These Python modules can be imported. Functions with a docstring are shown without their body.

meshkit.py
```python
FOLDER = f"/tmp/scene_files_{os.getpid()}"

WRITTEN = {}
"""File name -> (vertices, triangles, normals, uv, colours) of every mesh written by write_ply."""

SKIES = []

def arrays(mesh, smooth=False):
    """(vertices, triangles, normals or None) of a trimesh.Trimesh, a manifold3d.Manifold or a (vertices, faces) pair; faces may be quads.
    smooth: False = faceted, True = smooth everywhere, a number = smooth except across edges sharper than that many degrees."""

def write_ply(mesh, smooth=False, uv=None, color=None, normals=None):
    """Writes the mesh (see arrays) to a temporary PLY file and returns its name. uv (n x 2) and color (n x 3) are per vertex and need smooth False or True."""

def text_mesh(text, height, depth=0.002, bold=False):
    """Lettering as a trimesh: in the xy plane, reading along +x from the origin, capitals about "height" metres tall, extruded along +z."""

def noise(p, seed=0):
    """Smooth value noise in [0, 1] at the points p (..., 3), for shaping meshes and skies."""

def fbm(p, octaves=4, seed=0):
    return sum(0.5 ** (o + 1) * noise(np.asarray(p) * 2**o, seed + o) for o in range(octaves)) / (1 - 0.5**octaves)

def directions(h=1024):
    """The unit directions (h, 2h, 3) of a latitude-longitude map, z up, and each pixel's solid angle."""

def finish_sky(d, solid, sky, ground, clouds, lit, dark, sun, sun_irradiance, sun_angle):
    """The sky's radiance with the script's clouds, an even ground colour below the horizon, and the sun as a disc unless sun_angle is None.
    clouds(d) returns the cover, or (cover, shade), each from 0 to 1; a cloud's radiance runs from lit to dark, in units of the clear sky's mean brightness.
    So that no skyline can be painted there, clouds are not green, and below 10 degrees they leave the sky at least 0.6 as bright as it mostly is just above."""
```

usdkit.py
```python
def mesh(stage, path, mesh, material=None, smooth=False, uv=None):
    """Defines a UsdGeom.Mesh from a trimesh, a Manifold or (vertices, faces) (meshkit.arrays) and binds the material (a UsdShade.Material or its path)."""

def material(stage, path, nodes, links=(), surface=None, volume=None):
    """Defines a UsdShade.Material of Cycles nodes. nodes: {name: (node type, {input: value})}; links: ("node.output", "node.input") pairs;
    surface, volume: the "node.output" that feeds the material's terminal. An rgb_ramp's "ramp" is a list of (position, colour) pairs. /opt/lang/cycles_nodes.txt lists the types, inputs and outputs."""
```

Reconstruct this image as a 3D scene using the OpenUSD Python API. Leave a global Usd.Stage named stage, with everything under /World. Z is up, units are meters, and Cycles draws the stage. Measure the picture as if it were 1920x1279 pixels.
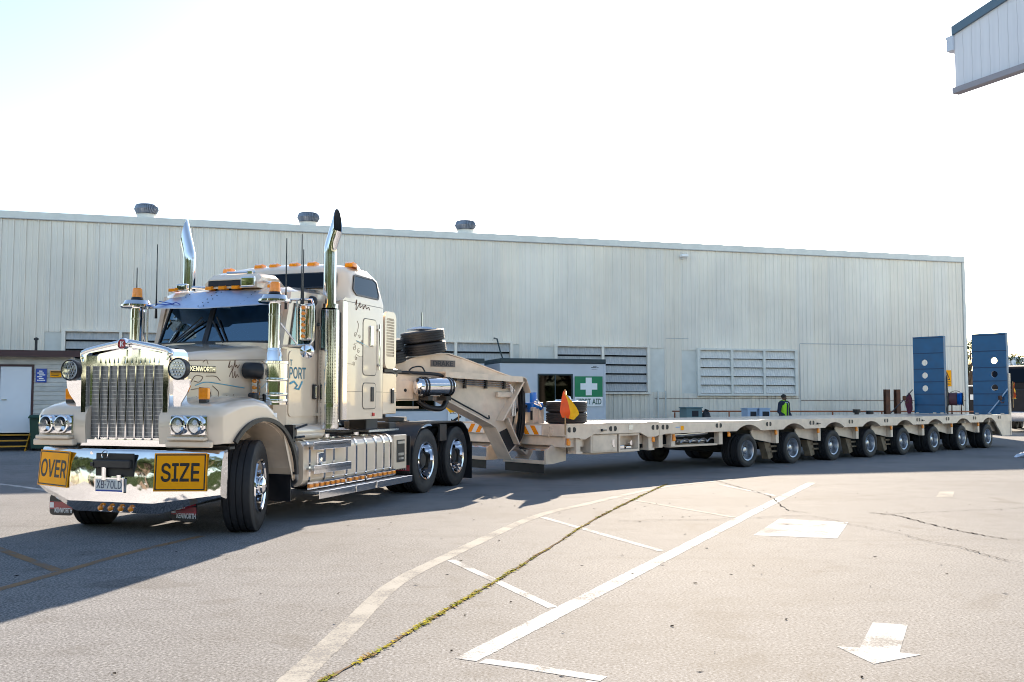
import math, random
import numpy as np, trimesh, usdkit, meshkit
from shapely.geometry import Polygon, Point, LineString, box as sbox
from shapely import union_all
from pxr import Usd, UsdGeom, UsdLux, UsdShade, Gf, Sdf

stage = Usd.Stage.CreateInMemory()
UsdGeom.SetStageUpAxis(stage, 'Z'); UsdGeom.SetStageMetersPerUnit(stage, 1.0)
UsdGeom.Xform.Define(stage, '/World'); UsdGeom.Scope.Define(stage, '/World/Looks')
PI = math.pi
# ---------------------------------------------------------------- camera
EXPOSURE = 2.32
cam = UsdGeom.Camera.Define(stage, '/World/camera')
cam.AddTranslateOp().Set(Gf.Vec3d(0, 0, 1.52))
cam.AddRotateXOp().Set(90 + 3.514)
cam.CreateHorizontalApertureAttr(36.0); cam.CreateVerticalApertureAttr(36.0 * 682 / 1024)
cam.CreateFocalLengthAttr(36.0 * 1783 / 1920)
cam.CreateClippingRangeAttr(Gf.Vec2f(0.1, 5000))
cam.CreateExposureAttr(EXPOSURE)
# ---------------------------------------------------------------- sky and sun
SUN_EL, SUN_AZ = math.radians(21.2), math.radians(11.6)       # azimuth from +y towards +x
SKY_STRENGTH, SUN_INTENSITY = 0.052, 1.25
usdkit.material(stage, '/World/Looks/sky', {
    's': ('sky_texture', {'sky_type': 'single_scattering', 'sun_disc': False, 'sun_elevation': SUN_EL, 'sun_rotation': SUN_AZ,
                          'altitude': 20.0, 'air_density': 1.0, 'aerosol_density': 0.5, 'ozone_density': 0.3}),
    'b': ('background_shader', {'strength': SKY_STRENGTH})}, [('s.color', 'b.color')], surface='b.background')
sky = UsdLux.DomeLight.Define(stage, '/World/sky')
UsdShade.MaterialBindingAPI.Apply(sky.GetPrim()).Bind(UsdShade.Material.Get(stage, '/World/Looks/sky'))
for k_, v_ in (('kind', 'structure'), ('label', 'pale clear sky glaring white around the low sun'), ('category', 'sky')):
    sky.GetPrim().SetCustomDataByKey(k_, v_)
sun = UsdLux.DistantLight.Define(stage, '/World/sun')
sun.CreateIntensityAttr(SUN_INTENSITY); sun.CreateNormalizeAttr(True); sun.CreateAngleAttr(0.5); sun.CreateColorAttr(Gf.Vec3f(1, .87, .715))
sun.AddRotateXYZOp().Set(Gf.Vec3f(90 - math.degrees(SUN_EL), 0, 180 - math.degrees(SUN_AZ)))

# ---------------------------------------------------------------- materials
LK = '/World/Looks/'
def mat(name, col, rough=.5, metal=0., coat=0., var=.08, scale=2.5, bump=0., bscale=60., spec=.5, stretch=None, rvar=.12, coat_rough=.04, bdist=.01):
    c = np.array(col, float)
    n = {'g': ('geometry', {}), 'mp': ('mapping', {'scale': stretch or (1, 1, 1)}),
         'n': ('noise_texture', {'scale': scale, 'detail': 5., 'roughness': .6}),
         'r': ('rgb_ramp', {'ramp': [(.3, tuple(c * (1 - var))), (.7, tuple(np.minimum(c * (1 + var), 1)))]}),
         'mr': ('map_range', {'from_min': .3, 'from_max': .7, 'to_min': max(rough - rvar * rough, 0.), 'to_max': min(rough + rvar * rough, 1.)}),
         'p': ('principled_bsdf', {'metallic': metal, 'coat_weight': coat, 'coat_roughness': coat_rough, 'specular_ior_level': spec})}
    l = [('g.position', 'mp.vector'), ('mp.vector', 'n.vector'), ('n.fac', 'r.fac'), ('r.color', 'p.base_color'), ('n.fac', 'mr.value'), ('mr.result', 'p.roughness')]
    if bump:
        n['n2'] = ('noise_texture', {'scale': bscale, 'detail': 3.}); n['b'] = ('bump', {'strength': bump, 'distance': bdist})
        l += [('mp.vector', 'n2.vector'), ('n2.fac', 'b.height'), ('b.normal', 'p.normal')]
    usdkit.material(stage, LK + name, n, l, surface='p.BSDF')
    return LK + name
def glass(name, tint, ior=1.5, gcol=(1, 1, 1), rough=.02):
    usdkit.material(stage, LK + name, {'t': ('transparent_bsdf', {'color': tint}), 'g': ('glossy_bsdf', {'roughness': rough, 'color': gcol}),
        'f': ('fresnel', {'IOR': ior}), 'm': ('mix_closure', {})}, [('f.fac', 'm.fac'), ('t.BSDF', 'm.closure1'), ('g.BSDF', 'm.closure2')], surface='m.closure')
    return LK + name
CREAM = mat('cream_paint', (.70, .565, .43), .24, coat=1., var=.03, scale=1.5)
CREAM2 = mat('trailer_cream_paint', (.67, .55, .435), .40, coat=.5, var=.13, scale=4.5, coat_rough=.12)
CHROME = mat('chrome', (.88, .88, .9), .045, metal=1, var=.02, scale=6)
STEEL = mat('polished_stainless', (.82, .83, .85), .09, metal=1, var=.04, scale=3, bump=.03, bscale=5, bdist=.05)
VISOR = mat('visor_sky_tinted_steel', (.42, .52, .68), .34, metal=1, var=.03, scale=3)  # blue of the reflected sky is put into the steel colour
BUMPER = mat('bumper_stainless', (.84, .84, .85), .06, metal=1, var=.03, scale=3, bump=.10, bscale=2.2, bdist=.12)
ALLOY = mat('wheel_alloy', (.62, .64, .68), .28, metal=1, var=.12, scale=9)
CHECKER = mat('checker_alloy', (.6, .62, .65), .3, metal=1, var=.2, scale=60, bump=.4, bscale=120)
RUBBER = mat('tyre_rubber', (.018, .018, .02), .62, var=.25, scale=14, bump=.15, bscale=120, spec=.4)
BLACK = mat('black_plastic', (.012, .012, .014), .38, var=.2, scale=8)
CHASSIS = mat('chassis_black', (.02, .021, .024), .5, var=.3, scale=5)
DARKIN = mat('dark_interior', (.012, .014, .02), .8, var=.2)
SEAT = mat('seat_cloth', (.03, .035, .05), .9, var=.2)
AMBER = mat('amber_lens', (.85, .26, .01), .12, coat=.6, var=.1, scale=30)
RED = mat('red_lens', (.5, .02, .02), .15, coat=.6, var=.1, scale=30)
BADGE = mat('badge_red', (.30, .015, .03), .25, coat=.5)
WHITEP = mat('white_paint', (.78, .78, .78), .4, var=.04)
LEDW = mat('led_reflector', (.80, .82, .86), .18, metal=.15, var=.1, scale=40)
SIGNY = mat('sign_yellow', (.92, .37, .004), .6, var=.05, scale=4, spec=.15)
INK = mat('sign_black', (.01, .01, .01), .5)
PLATEW = mat('number_plate_white', (.75, .75, .72), .45, var=.05)
BLUEINK = mat('blue_ink', (.03, .07, .35), .5)
TEAL = mat('teal_lettering', (.02, .15, .22), .4)
PIN = mat('pinstripe_brown', (.12, .05, .02), .5)
PINB = mat('pinstripe_blue', (.15, .42, .55), .5)
ORANGE = mat('board_orange', (.88, .27, .006), .55, var=.05, spec=.15)
BLUE = mat('ramp_blue_paint', (.002, .085, .20), .42, coat=.2, var=.12, scale=3, coat_rough=.2)
BLUED = mat('ramp_blue_dark', (.001, .025, .075), .5)
BLUEP = mat('pump_blue', (.01, .14, .5), .3, coat=.4)
DISC = mat('wheel_disc_dark', (.05, .052, .058), .45, metal=.5, var=.2, scale=12)
DISCN = mat('name_board_brown', (.13, .11, .10), .5, var=.15)
DISC2 = mat('wheel_disc_grey', (.30, .31, .33), .42, metal=.6, var=.2, scale=12)
GLASSW = glass('windscreen_sky_tint_glass', (.18, .38, .58), 3.2, (.5, .78, 1.))  # gloss colour tinted blue to imitate the reflected sky
GLASSD = glass('dark_tinted_glass', (.02, .035, .06), 1.5, (.75, .88, 1.))
GLASSH = glass('lamp_glass', (.92, .94, .96), 1.45)
GLASSO = glass('office_glass', (.10, .12, .17), 1.3)
YELLOW = mat('safety_yellow', (.55, .27, .02), .5, var=.15)
GREENBIN = mat('bin_green', (.012, .045, .03), .45, var=.12)
MAROON = mat('maroon_trim', (.05, .018, .02), .45, var=.1)
NAVY = mat('dark_green_trim', (.018, .035, .042), .45, var=.1)
SHED = mat('shed_wall_paint', (.52, .55, .60), .5, var=.05, scale=1.5)
HUTB = mat('hut_board_paint', (.50, .49, .46), .6, var=.14, scale=3, stretch=(1, 1, 3))
HUTB2 = mat('hut_board_paint_grey', (.44, .44, .42), .6, var=.16, scale=3, stretch=(1, 1, 3))
DOORW = mat('door_white', (.70, .73, .78), .45, var=.03)
def wallmat(name, c):
    c = np.array(c)
    usdkit.material(stage, LK + name, {
        'g': ('geometry', {}), 'mp': ('mapping', {'scale': (5, 5, .22)}), 'n': ('noise_texture', {'scale': 1.3, 'detail': 6., 'roughness': .62}),
        'n3': ('noise_texture', {'scale': .35, 'detail': 4.}), 'r3': ('rgb_ramp', {'ramp': [(.35, (.90, .90, .90)), (.65, (1.06, 1.06, 1.05))]}),
        'r': ('rgb_ramp', {'ramp': [(.25, tuple(c * .84)), (.40, tuple(c * .97)), (.7, tuple(c * 1.03))]}),
        'm': ('mix', {'mix_type': 'multiply', 'fac': 1.}),
        'sp': ('separate_xyz', {}), 'mr': ('map_range', {'from_min': 0., 'from_max': 2.2, 'to_min': .55, 'to_max': 0., 'clamp': True}),
        'nd': ('noise_texture', {'scale': 2.2, 'detail': 6., 'roughness': .7}), 'md': ('math', {'math_type': 'multiply'}),
        'dirt': ('mix', {'mix_type': 'mix', 'color2': (.26, .22, .17)}),
        'p': ('principled_bsdf', {'roughness': .42, 'specular_ior_level': .45})},
        [('g.position', 'mp.vector'), ('mp.vector', 'n.vector'), ('n.fac', 'r.fac'), ('g.position', 'n3.vector'), ('n3.fac', 'r3.fac'),
         ('r.color', 'm.color1'), ('r3.color', 'm.color2'), ('g.position', 'sp.vector'), ('sp.z', 'mr.value'), ('g.position', 'nd.vector'),
         ('nd.fac', 'md.value1'), ('mr.result', 'md.value2'), ('md.value', 'dirt.fac'), ('m.color', 'dirt.color1'), ('dirt.color', 'p.base_color')], surface='p.BSDF')
    return LK + name
WALL = [wallmat('wall_sheet_%s' % n, c) for n, c in (('pale', (.785, .725, .635)), ('warm', (.79, .72, .62)), ('grey', (.77, .715, .635)))]
TRIM = mat('wall_flashing', (.62, .62, .58), .45, var=.08)
LOUV = [mat('louvre_%s' % n, c, .5, var=.12, scale=3, stretch=(4, 4, .6)) for n, c in (('grey', (.42, .42, .42)), ('pale', (.62, .61, .58)))]
ZINC = mat('zincalume', (.26, .29, .34), .38, metal=.8, var=.15, scale=4)
RUST = mat('rusty_steel', (.10, .04, .02), .8, var=.4, scale=6, bump=.3)
RAILM = mat('orange_rail', (.30, .10, .04), .6, var=.3)
SKIN = mat('skin', (.12, .06, .04), .5)
HAIR = mat('dark_hair', (.01, .009, .008), .7)
NAVYC = mat('navy_cloth', (.012, .018, .04), .9)
HIVIS = mat('hivis_vest', (.36, .72, .02), .7)
LIGHTB = mat('pale_blue_cloth', (.35, .45, .6), .9)
FLAGO = mat('flag_orange', (.85, .10, .015), .65, var=.06)
FLAGY = mat('flag_yellow', (.90, .52, .01), .65, var=.06)
WOOD = mat('timber_stick', (.35, .22, .10), .7)
MARK = None
def rough_ground():
    n = {'g': ('geometry', {}),
         'v': ('noise_texture', {'scale': 52., 'detail': 3., 'roughness': .8}),
         'rv': ('rgb_ramp', {'ramp': [(.37, (.012, .016, .024)), (.445, (.128, .134, .152)), (.55, (.208, .212, .228)), (.66, (.46, .46, .47))]}),
         'nl': ('noise_texture', {'scale': .33, 'detail': 7., 'roughness': .62}),
         'rl': ('rgb_ramp', {'ramp': [(.30, (.76, .75, .74)), (.5, (1., 1., 1.)), (.70, (1.15, 1.13, 1.10))]}),
         'm': ('mix', {'mix_type': 'multiply', 'fac': 1.}),
         'nm': ('noise_texture', {'scale': 3.6, 'detail': 6., 'roughness': .72}),
         'rm': ('rgb_ramp', {'ramp': [(.30, (.74, .73, .72)), (.46, (.98, .98, .98)), (.66, (1.10, 1.09, 1.07))]}),
         'm2': ('mix', {'mix_type': 'multiply', 'fac': 1.}),
         'mp': ('mapping', {'rotation': (0, 0, .55), 'scale': (.10, 1.6, 1.)}), 'ns': ('noise_texture', {'scale': 1.4, 'detail': 5., 'roughness': .65}),
         'rs': ('rgb_ramp', {'ramp': [(.32, (.72, .72, .72)), (.44, (1, 1, 1)), (1, (1, 1, 1))]}), 'm3': ('mix', {'mix_type': 'multiply', 'fac': .6}),
         'no': ('noise_texture', {'scale': 1.15, 'detail': 3., 'roughness': .5, 'distortion': .6}), 'ro': ('rgb_ramp', {'ramp': [(.30, (.55, .53, .52)), (.37, (1, 1, 1)), (1, (1, 1, 1))]}), 'm4': ('mix', {'mix_type': 'multiply', 'fac': .5}),
         'b': ('bump', {'strength': .35, 'distance': .005}), 'd': ('diffuse_bsdf', {'roughness': .6}), 'gl': ('glossy_bsdf', {'roughness': .84, 'color': (1, .95, .87)}), 'mc': ('mix_closure', {'fac': .09})}  # warm gloss and bluish greys put sun and shade tones into the colour
    l = [('g.position', 'v.vector'), ('v.fac', 'rv.fac'), ('g.position', 'nl.vector'), ('nl.fac', 'rl.fac'), ('rv.color', 'm.color1'), ('rl.color', 'm.color2'),
         ('g.position', 'nm.vector'), ('nm.fac', 'rm.fac'), ('m.color', 'm2.color1'), ('rm.color', 'm2.color2'), ('g.position', 'mp.vector'), ('mp.vector', 'ns.vector'), ('ns.fac', 'rs.fac'),
         ('m2.color', 'm3.color1'), ('rs.color', 'm3.color2'), ('g.position', 'no.vector'), ('no.fac', 'ro.fac'), ('m3.color', 'm4.color1'), ('ro.color', 'm4.color2'), ('m4.color', 'd.color'),
         ('v.fac', 'b.height'), ('b.normal', 'd.normal'), ('b.normal', 'gl.normal'), ('d.BSDF', 'mc.closure1'), ('gl.BSDF', 'mc.closure2')]
    usdkit.material(stage, LK + 'asphalt', n, l, surface='mc.closure')
    return LK + 'asphalt'
ASPHALT = rough_ground()
def paintmat(name, col, wear, under=(.165, .168, .182)):
    c = np.array(col)
    usdkit.material(stage, LK + name, {'g': ('geometry', {}), 'n': ('noise_texture', {'scale': 52., 'detail': 3., 'roughness': .8}), 'n2': ('noise_texture', {'scale': 2.2, 'detail': 6., 'roughness': .65}),
        'k': ('math', {'math_type': 'multiply_add', 'value2': 1.3, 'value3': -.15}), 'a': ('math', {'math_type': 'add'}), 'r': ('rgb_ramp', {'ramp': [(wear - .05, under), (wear - .01, tuple(c * .72)), (wear + .05, tuple(c * .95)), (wear + .2, tuple(c * 1.04))]}), 'h': ('math', {'math_type': 'multiply', 'value2': .5}),
        'b': ('bump', {'strength': .35, 'distance': .005}), 'p': ('diffuse_bsdf', {'roughness': .6}), 'gl': ('glossy_bsdf', {'roughness': .84, 'color': (1, .95, .87)}), 'mc': ('mix_closure', {'fac': .09})},
        [('p.BSDF', 'mc.closure1'), ('gl.BSDF', 'mc.closure2'), ('b.normal', 'gl.normal'), ('g.position', 'n.vector'), ('g.position', 'n2.vector'), ('n.fac', 'a.value1'), ('n2.fac', 'k.value1'), ('k.value', 'a.value2'), ('a.value', 'h.value1'), ('h.value', 'r.fac'), ('r.color', 'p.color'),
         ('n.fac', 'b.height'), ('b.normal', 'p.normal')], surface='mc.closure')
    return LK + name
PLATEINK = mat('plate_ink', (.03, .035, .09), .5)
LINEW = paintmat('line_white', (.66, .66, .65), .468)
LINEOLD = paintmat('line_white_worn', (.42, .40, .365), .472)
LINEY = paintmat('line_orange_worn', (.28, .165, .085), .478)

# ---------------------------------------------------------------- helpers
_used = {}
def num(path):
    k = _used.get(path, 0); _used[path] = k + 1
    return path if k == 0 else '%s_%03d' % (path, k)
def tag(p, label=None, cat=None, group=None, kind=None):
    p = p.GetPrim() if hasattr(p, 'GetPrim') else p
    for k, v in (('label', label), ('category', cat), ('group', group), ('kind', kind)):
        if v: p.SetCustomDataByKey(k, v)
    return p
def thing(name, label, cat, loc=(0, 0, 0), rotz=0., group=None):
    x = UsdGeom.Xform.Define(stage, num('/World/' + name))
    x.AddTranslateOp().Set(Gf.Vec3d(*map(float, loc))); x.AddRotateZOp().Set(float(rotz))
    return tag(x, label, cat, group)
def obj(parent, name, mesh, m, smooth=False, label=None, kind=None):
    base = '/World' if parent is None else str(parent.GetPath())
    o = usdkit.mesh(stage, num(base + '/' + name), mesh, m, smooth)
    if label or kind: tag(o, label, None, None, kind)
    return o.GetPrim()
def sub(parent, name, loc=(0, 0, 0), rotz=0.):
    x = UsdGeom.Xform.Define(stage, num(str(parent.GetPath()) + '/' + name))
    x.AddTranslateOp().Set(Gf.Vec3d(*map(float, loc))); x.AddRotateZOp().Set(float(rotz))
    return x.GetPrim()
def copy(src, name, label, loc, rotz=0., rotx=0., group=None, scale=None):
    x = UsdGeom.Xform.Define(stage, num('/World/' + name))
    x.GetPrim().GetReferences().AddInternalReference(src.GetPath())
    x.ClearXformOpOrder()
    x.AddTranslateOp(opSuffix='c').Set(Gf.Vec3d(*map(float, loc))); x.AddRotateZOp(opSuffix='c').Set(float(rotz))
    if rotx: x.AddRotateXOp(opSuffix='c').Set(float(rotx))
    if scale: x.AddScaleOp(opSuffix='c').Set(Gf.Vec3f(scale, scale, scale))
    p = x.GetPrim(); p.SetInstanceable(True)
    tag(p, label, src.GetCustomDataByKey('category'), group)
    return p
cat = trimesh.util.concatenate
def J(*ms): return cat([m for m in ms if m is not None])
def bx(x0, x1, y0, y1, z0, z1, b=0.):
    x0, x1 = min(x0, x1), max(x0, x1); y0, y1 = min(y0, y1), max(y0, y1); z0, z1 = min(z0, z1), max(z0, z1)
    if b <= 0:
        m = trimesh.creation.box((x1 - x0, y1 - y0, z1 - z0)); m.apply_translation(((x0 + x1) / 2, (y0 + y1) / 2, (z0 + z1) / 2)); return m
    b = min(b, (x1 - x0) / 2.01, (y1 - y0) / 2.01, (z1 - z0) / 2.01); P = []
    for X, sx in ((x0, 1), (x1, -1)):
        for Y, sy in ((y0, 1), (y1, -1)):
            for Z, sz in ((z0, 1), (z1, -1)):
                P += [(X, Y + sy * b, Z + sz * b), (X + sx * b, Y, Z + sz * b), (X + sx * b, Y + sy * b, Z)]
    return trimesh.convex.convex_hull(np.array(P))
def hull(P): return trimesh.convex.convex_hull(np.array(P, float))
def rbox(x0, x1, y0, y1, z0, z1, r, n=2):
    s = trimesh.creation.icosphere(n, r).vertices; P = []
    for X in (x0 + r, x1 - r):
        for Y in (y0 + r, y1 - r):
            for Z in (z0 + r, z1 - r): P.append(s + (X, Y, Z))
    return hull(np.vstack(P))
def fix(v, f):
    m = trimesh.Trimesh(v, f, process=False)
    if m.volume < 0: m.invert()
    return m
def loft(rings, cap=True, closed=True):
    R = [np.asarray(r, float) for r in rings]; n = len(R[0]); V = np.vstack(R); F = []
    for i in range(len(R) - 1):
        for j in range(n if closed else n - 1):
            a, b = i * n + j, i * n + (j + 1) % n
            F += [(a, b, b + n), (a, b + n, a + n)]
    if cap:
        for i, flip in ((0, 1), (len(R) - 1, 0)):
            c = len(V); V = np.vstack([V, R[i].mean(0)])
            for j in range(n):
                a, b = i * n + j, i * n + (j + 1) % n
                F.append((b, a, c) if flip else (a, b, c))
    return fix(V, np.array(F))
def tube(P, r, n=8, r2=None):
    P = np.asarray(P, float); rs = np.linspace(r, r if r2 is None else r2, len(P)); rings = []
    T = np.gradient(P, axis=0) if len(P) > 2 else np.repeat([P[1] - P[0]], 2, 0)
    T /= np.linalg.norm(T, axis=1)[:, None]
    a = np.array([0, 0, 1.]) if abs(T[0][2]) < .9 else np.array([1., 0, 0])
    u = np.cross(T[0], a); u /= np.linalg.norm(u)
    th = np.arange(n) * 2 * PI / n
    for p, t, rr in zip(P, T, rs):
        u = u - t * (u @ t); u /= np.linalg.norm(u); w = np.cross(t, u)
        rings.append(p + rr * (np.cos(th)[:, None] * u + np.sin(th)[:, None] * w))
    return loft(rings)
def cyl(p0, p1, r, n=20, r2=None): return tube([p0, p1], r, n, r2)
def smoothpath(P, k=6):
    P = np.asarray(P, float); Q = np.vstack([2 * P[0] - P[1], P, 2 * P[-1] - P[-2]]); out = []
    for i in range(1, len(Q) - 2):
        for t in np.linspace(0, 1, k, endpoint=False):
            a, b, c, d = Q[i - 1:i + 3]
            out.append(.5 * (2 * b + (c - a) * t + (2 * a - 5 * b + 4 * c - d) * t * t + (3 * b - a - 3 * c + d) * t ** 3))
    out.append(P[-1]); return np.array(out)
def prism(poly, axis, a0, a1):
    """shapely polygon in (y,z), (x,z) or (x,y), extruded along x, y or z from a0 to a1"""
    if not isinstance(poly, Polygon): poly = Polygon(poly)
    m = trimesh.creation.extrude_polygon(poly.buffer(0), abs(a1 - a0), engine='earcut'); v = m.vertices.copy(); v[:, 2] += min(a0, a1)
    if axis == 'x': v = v[:, [2, 0, 1]]
    elif axis == 'y': v = v[:, [0, 2, 1]]
    return fix(v, m.faces)
def lathe(prof, axis='x', n=32, o=(0, 0, 0), closed=False):
    """prof: (along, radius) pairs"""
    rings = []; th = np.arange(n) * 2 * PI / n; c, s = np.cos(th), np.sin(th)
    for a, r in prof:
        A = np.full(n, a)
        rings.append(np.stack({'x': (A, r * c, r * s), 'y': (r * c, A, r * s), 'z': (r * c, r * s, A)}[axis], 1) + np.array(o))
    if closed: rings.append(rings[0]); return loft(rings, cap=False)
    return loft(rings)
def place(m, o, right, up):
    r, u = np.array(right, float), np.array(up, float); r /= np.linalg.norm(r); u -= r * (u @ r); u /= np.linalg.norm(u)
    M = np.eye(4); M[:3, 0], M[:3, 1], M[:3, 2], M[:3, 3] = r, u, np.cross(r, u), o
    m = m.copy(); m.apply_transform(M); return m
def plate(poly, t, o, right, up):
    if not isinstance(poly, Polygon): poly = Polygon(poly)
    return place(trimesh.creation.extrude_polygon(poly.buffer(0), t, engine='earcut'), o, right, up)
def rrect(x0, y0, x1, y1, r, n=4): return sbox(x0 + r, y0 + r, x1 - r, y1 - r).buffer(r, quad_segs=n)
def text(s, h, width=None, depth=.003, bold=False, center=False):
    m = meshkit.text_mesh(s, h, depth, bold); v = m.vertices.copy(); w = v[:, 0].max() - v[:, 0].min()
    v[:, 0] -= v[:, 0].min()
    if width: v[:, 0] *= width / w; w = width
    if center: v[:, 0] -= w / 2
    return trimesh.Trimesh(v, m.faces, process=False)
def mir(m):
    m = m.copy(); m.vertices[:, 0] *= -1; m.invert(); return m
def tyre_mesh(R, w, rim, n=48, grooves=4):
    h = w / 2; p = [(-h * .80, rim), (-h * .97, rim + (R - rim) * .35), (-h, rim + (R - rim) * .62), (-h * .93, R - .035), (-h * .84, R - .008)]
    xs = np.linspace(-h * .80, h * .80, grooves + 1)
    for i in range(grooves):
        a, b = xs[i], xs[i + 1]
        p += [(a + .006, R), (b - .008, R)]
        if i < grooves - 1: p += [(b - .005, R - .014), (b + .004, R - .014)]
    p += [(h * .84, R - .008), (h * .93, R - .035), (h, rim + (R - rim) * .62), (h * .97, rim + (R - rim) * .35), (h * .80, rim)]
    return lathe(p, 'x', n, closed=True)
def nuts(r, x, k, rad=.016, ln=.03, side=1):
    return J(*[cyl((x, r * math.cos(t), r * math.sin(t)), (x + side * ln, r * math.cos(t), r * math.sin(t)), rad, 6) for t in np.arange(k) * 2 * PI / k])
def wheel(parent, x, y, R, w, rimr, style, side=1, rotz=0.):
    """side=+1: outer face towards +x"""
    W_ = sub(parent, 'wheel', (x, y, R), rotz); s = side; h = w / 2
    obj(W_, 'tyre', tyre_mesh(R, w, rimr), RUBBER, 30)
    if style == 'steer':
        obj(W_, 'rim', lathe([(s * h * .86, rimr + .012), (s * h * .98, rimr + .005), (s * h * .9, rimr - .02), (s * h * .45, rimr - .035), (s * h * .40, .20), (s * h * .6, .15), (s * h * .6, .02)], 'x', 40), CHROME, 35)
        obj(W_, 'hub', lathe([(s * h * .58, .115), (s * h * 1.15, .105), (s * h * 1.3, .07), (s * h * 1.32, .005)], 'x', 24), CHROME, 35)
        obj(W_, 'nut_ring', nuts(.165, s * h * .58, 10, .02, s * .06), CHROME, 30)
    elif style == 'drive':
        obj(W_, 'rim', lathe([(s * h * .86, rimr + .012), (s * h * .98, rimr + .004), (s * h * .9, rimr - .02), (s * h * .2, rimr - .04), (-s * h * .45, rimr - .055)], 'x', 40), CHROME, 35) if False else obj(W_, 'rim', lathe([(s * h * .86, rimr + .012), (s * h * .98, rimr + .004), (s * h * .9, rimr - .02), (s * h * .2, rimr - .04), (-s * h * .6, rimr - .06), (-s * h * .62, rimr - .08), (-s * h * .7, rimr - .06), (s * h * .7, rimr + .005)], 'x', 40, closed=True), CHROME, 35)
        obj(W_, 'disc', lathe([(-s * h * .58, rimr - .058), (-s * h * .5, .17), (-s * h * .5, .02)], 'x', 32), DISC, 35)
        obj(W_, 'hub', lathe([(-s * h * .38, .14), (s * h * .35, .13), (s * h * .55, .10), (s * h * .56, .005)], 'x', 24), BLACK, 35)
        obj(W_, 'nut_ring', nuts(.165, -s * h * .38, 10, .018, s * .05), CHROME, 30)
    elif style == 'trailer':
        obj(W_, 'rim', lathe([(s * h * .82, rimr + .010), (s * h * .95, rimr + .004), (s * h * .85, rimr - .018), (s * h * .25, rimr - .030), (-s * h * .35, rimr - .040), (-s * h * .40, rimr - .055), (-s * h * .45, rimr - .04), (s * h * .7, rimr)], 'x', 32, closed=True), ALLOY, 35)
        obj(W_, 'disc', lathe([(-s * h * .34, rimr - .038), (-s * h * .22, .125), (-s * h * .30, .10), (-s * h * .30, .02)], 'x', 28), DISC2, 35)
        obj(W_, 'hub', lathe([(-s * h * .34, .085), (s * h * .25, .075), (s * h * .35, .055), (s * h * .36, .004)], 'x', 16), ALLOY, 35)
        obj(W_, 'nut_ring', nuts(.112, -s * h * .34, 8, .013, s * .035), BLACK, 30)
    else:
        obj(W_, 'rim', lathe([(-h * .7, rimr + .01), (-h * .3, .1), (h * .3, .1), (h * .7, rimr + .01)], 'x', 20), CHASSIS, 35)
    return W_
rng = np.random.default_rng(7); random.seed(7)

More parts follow.
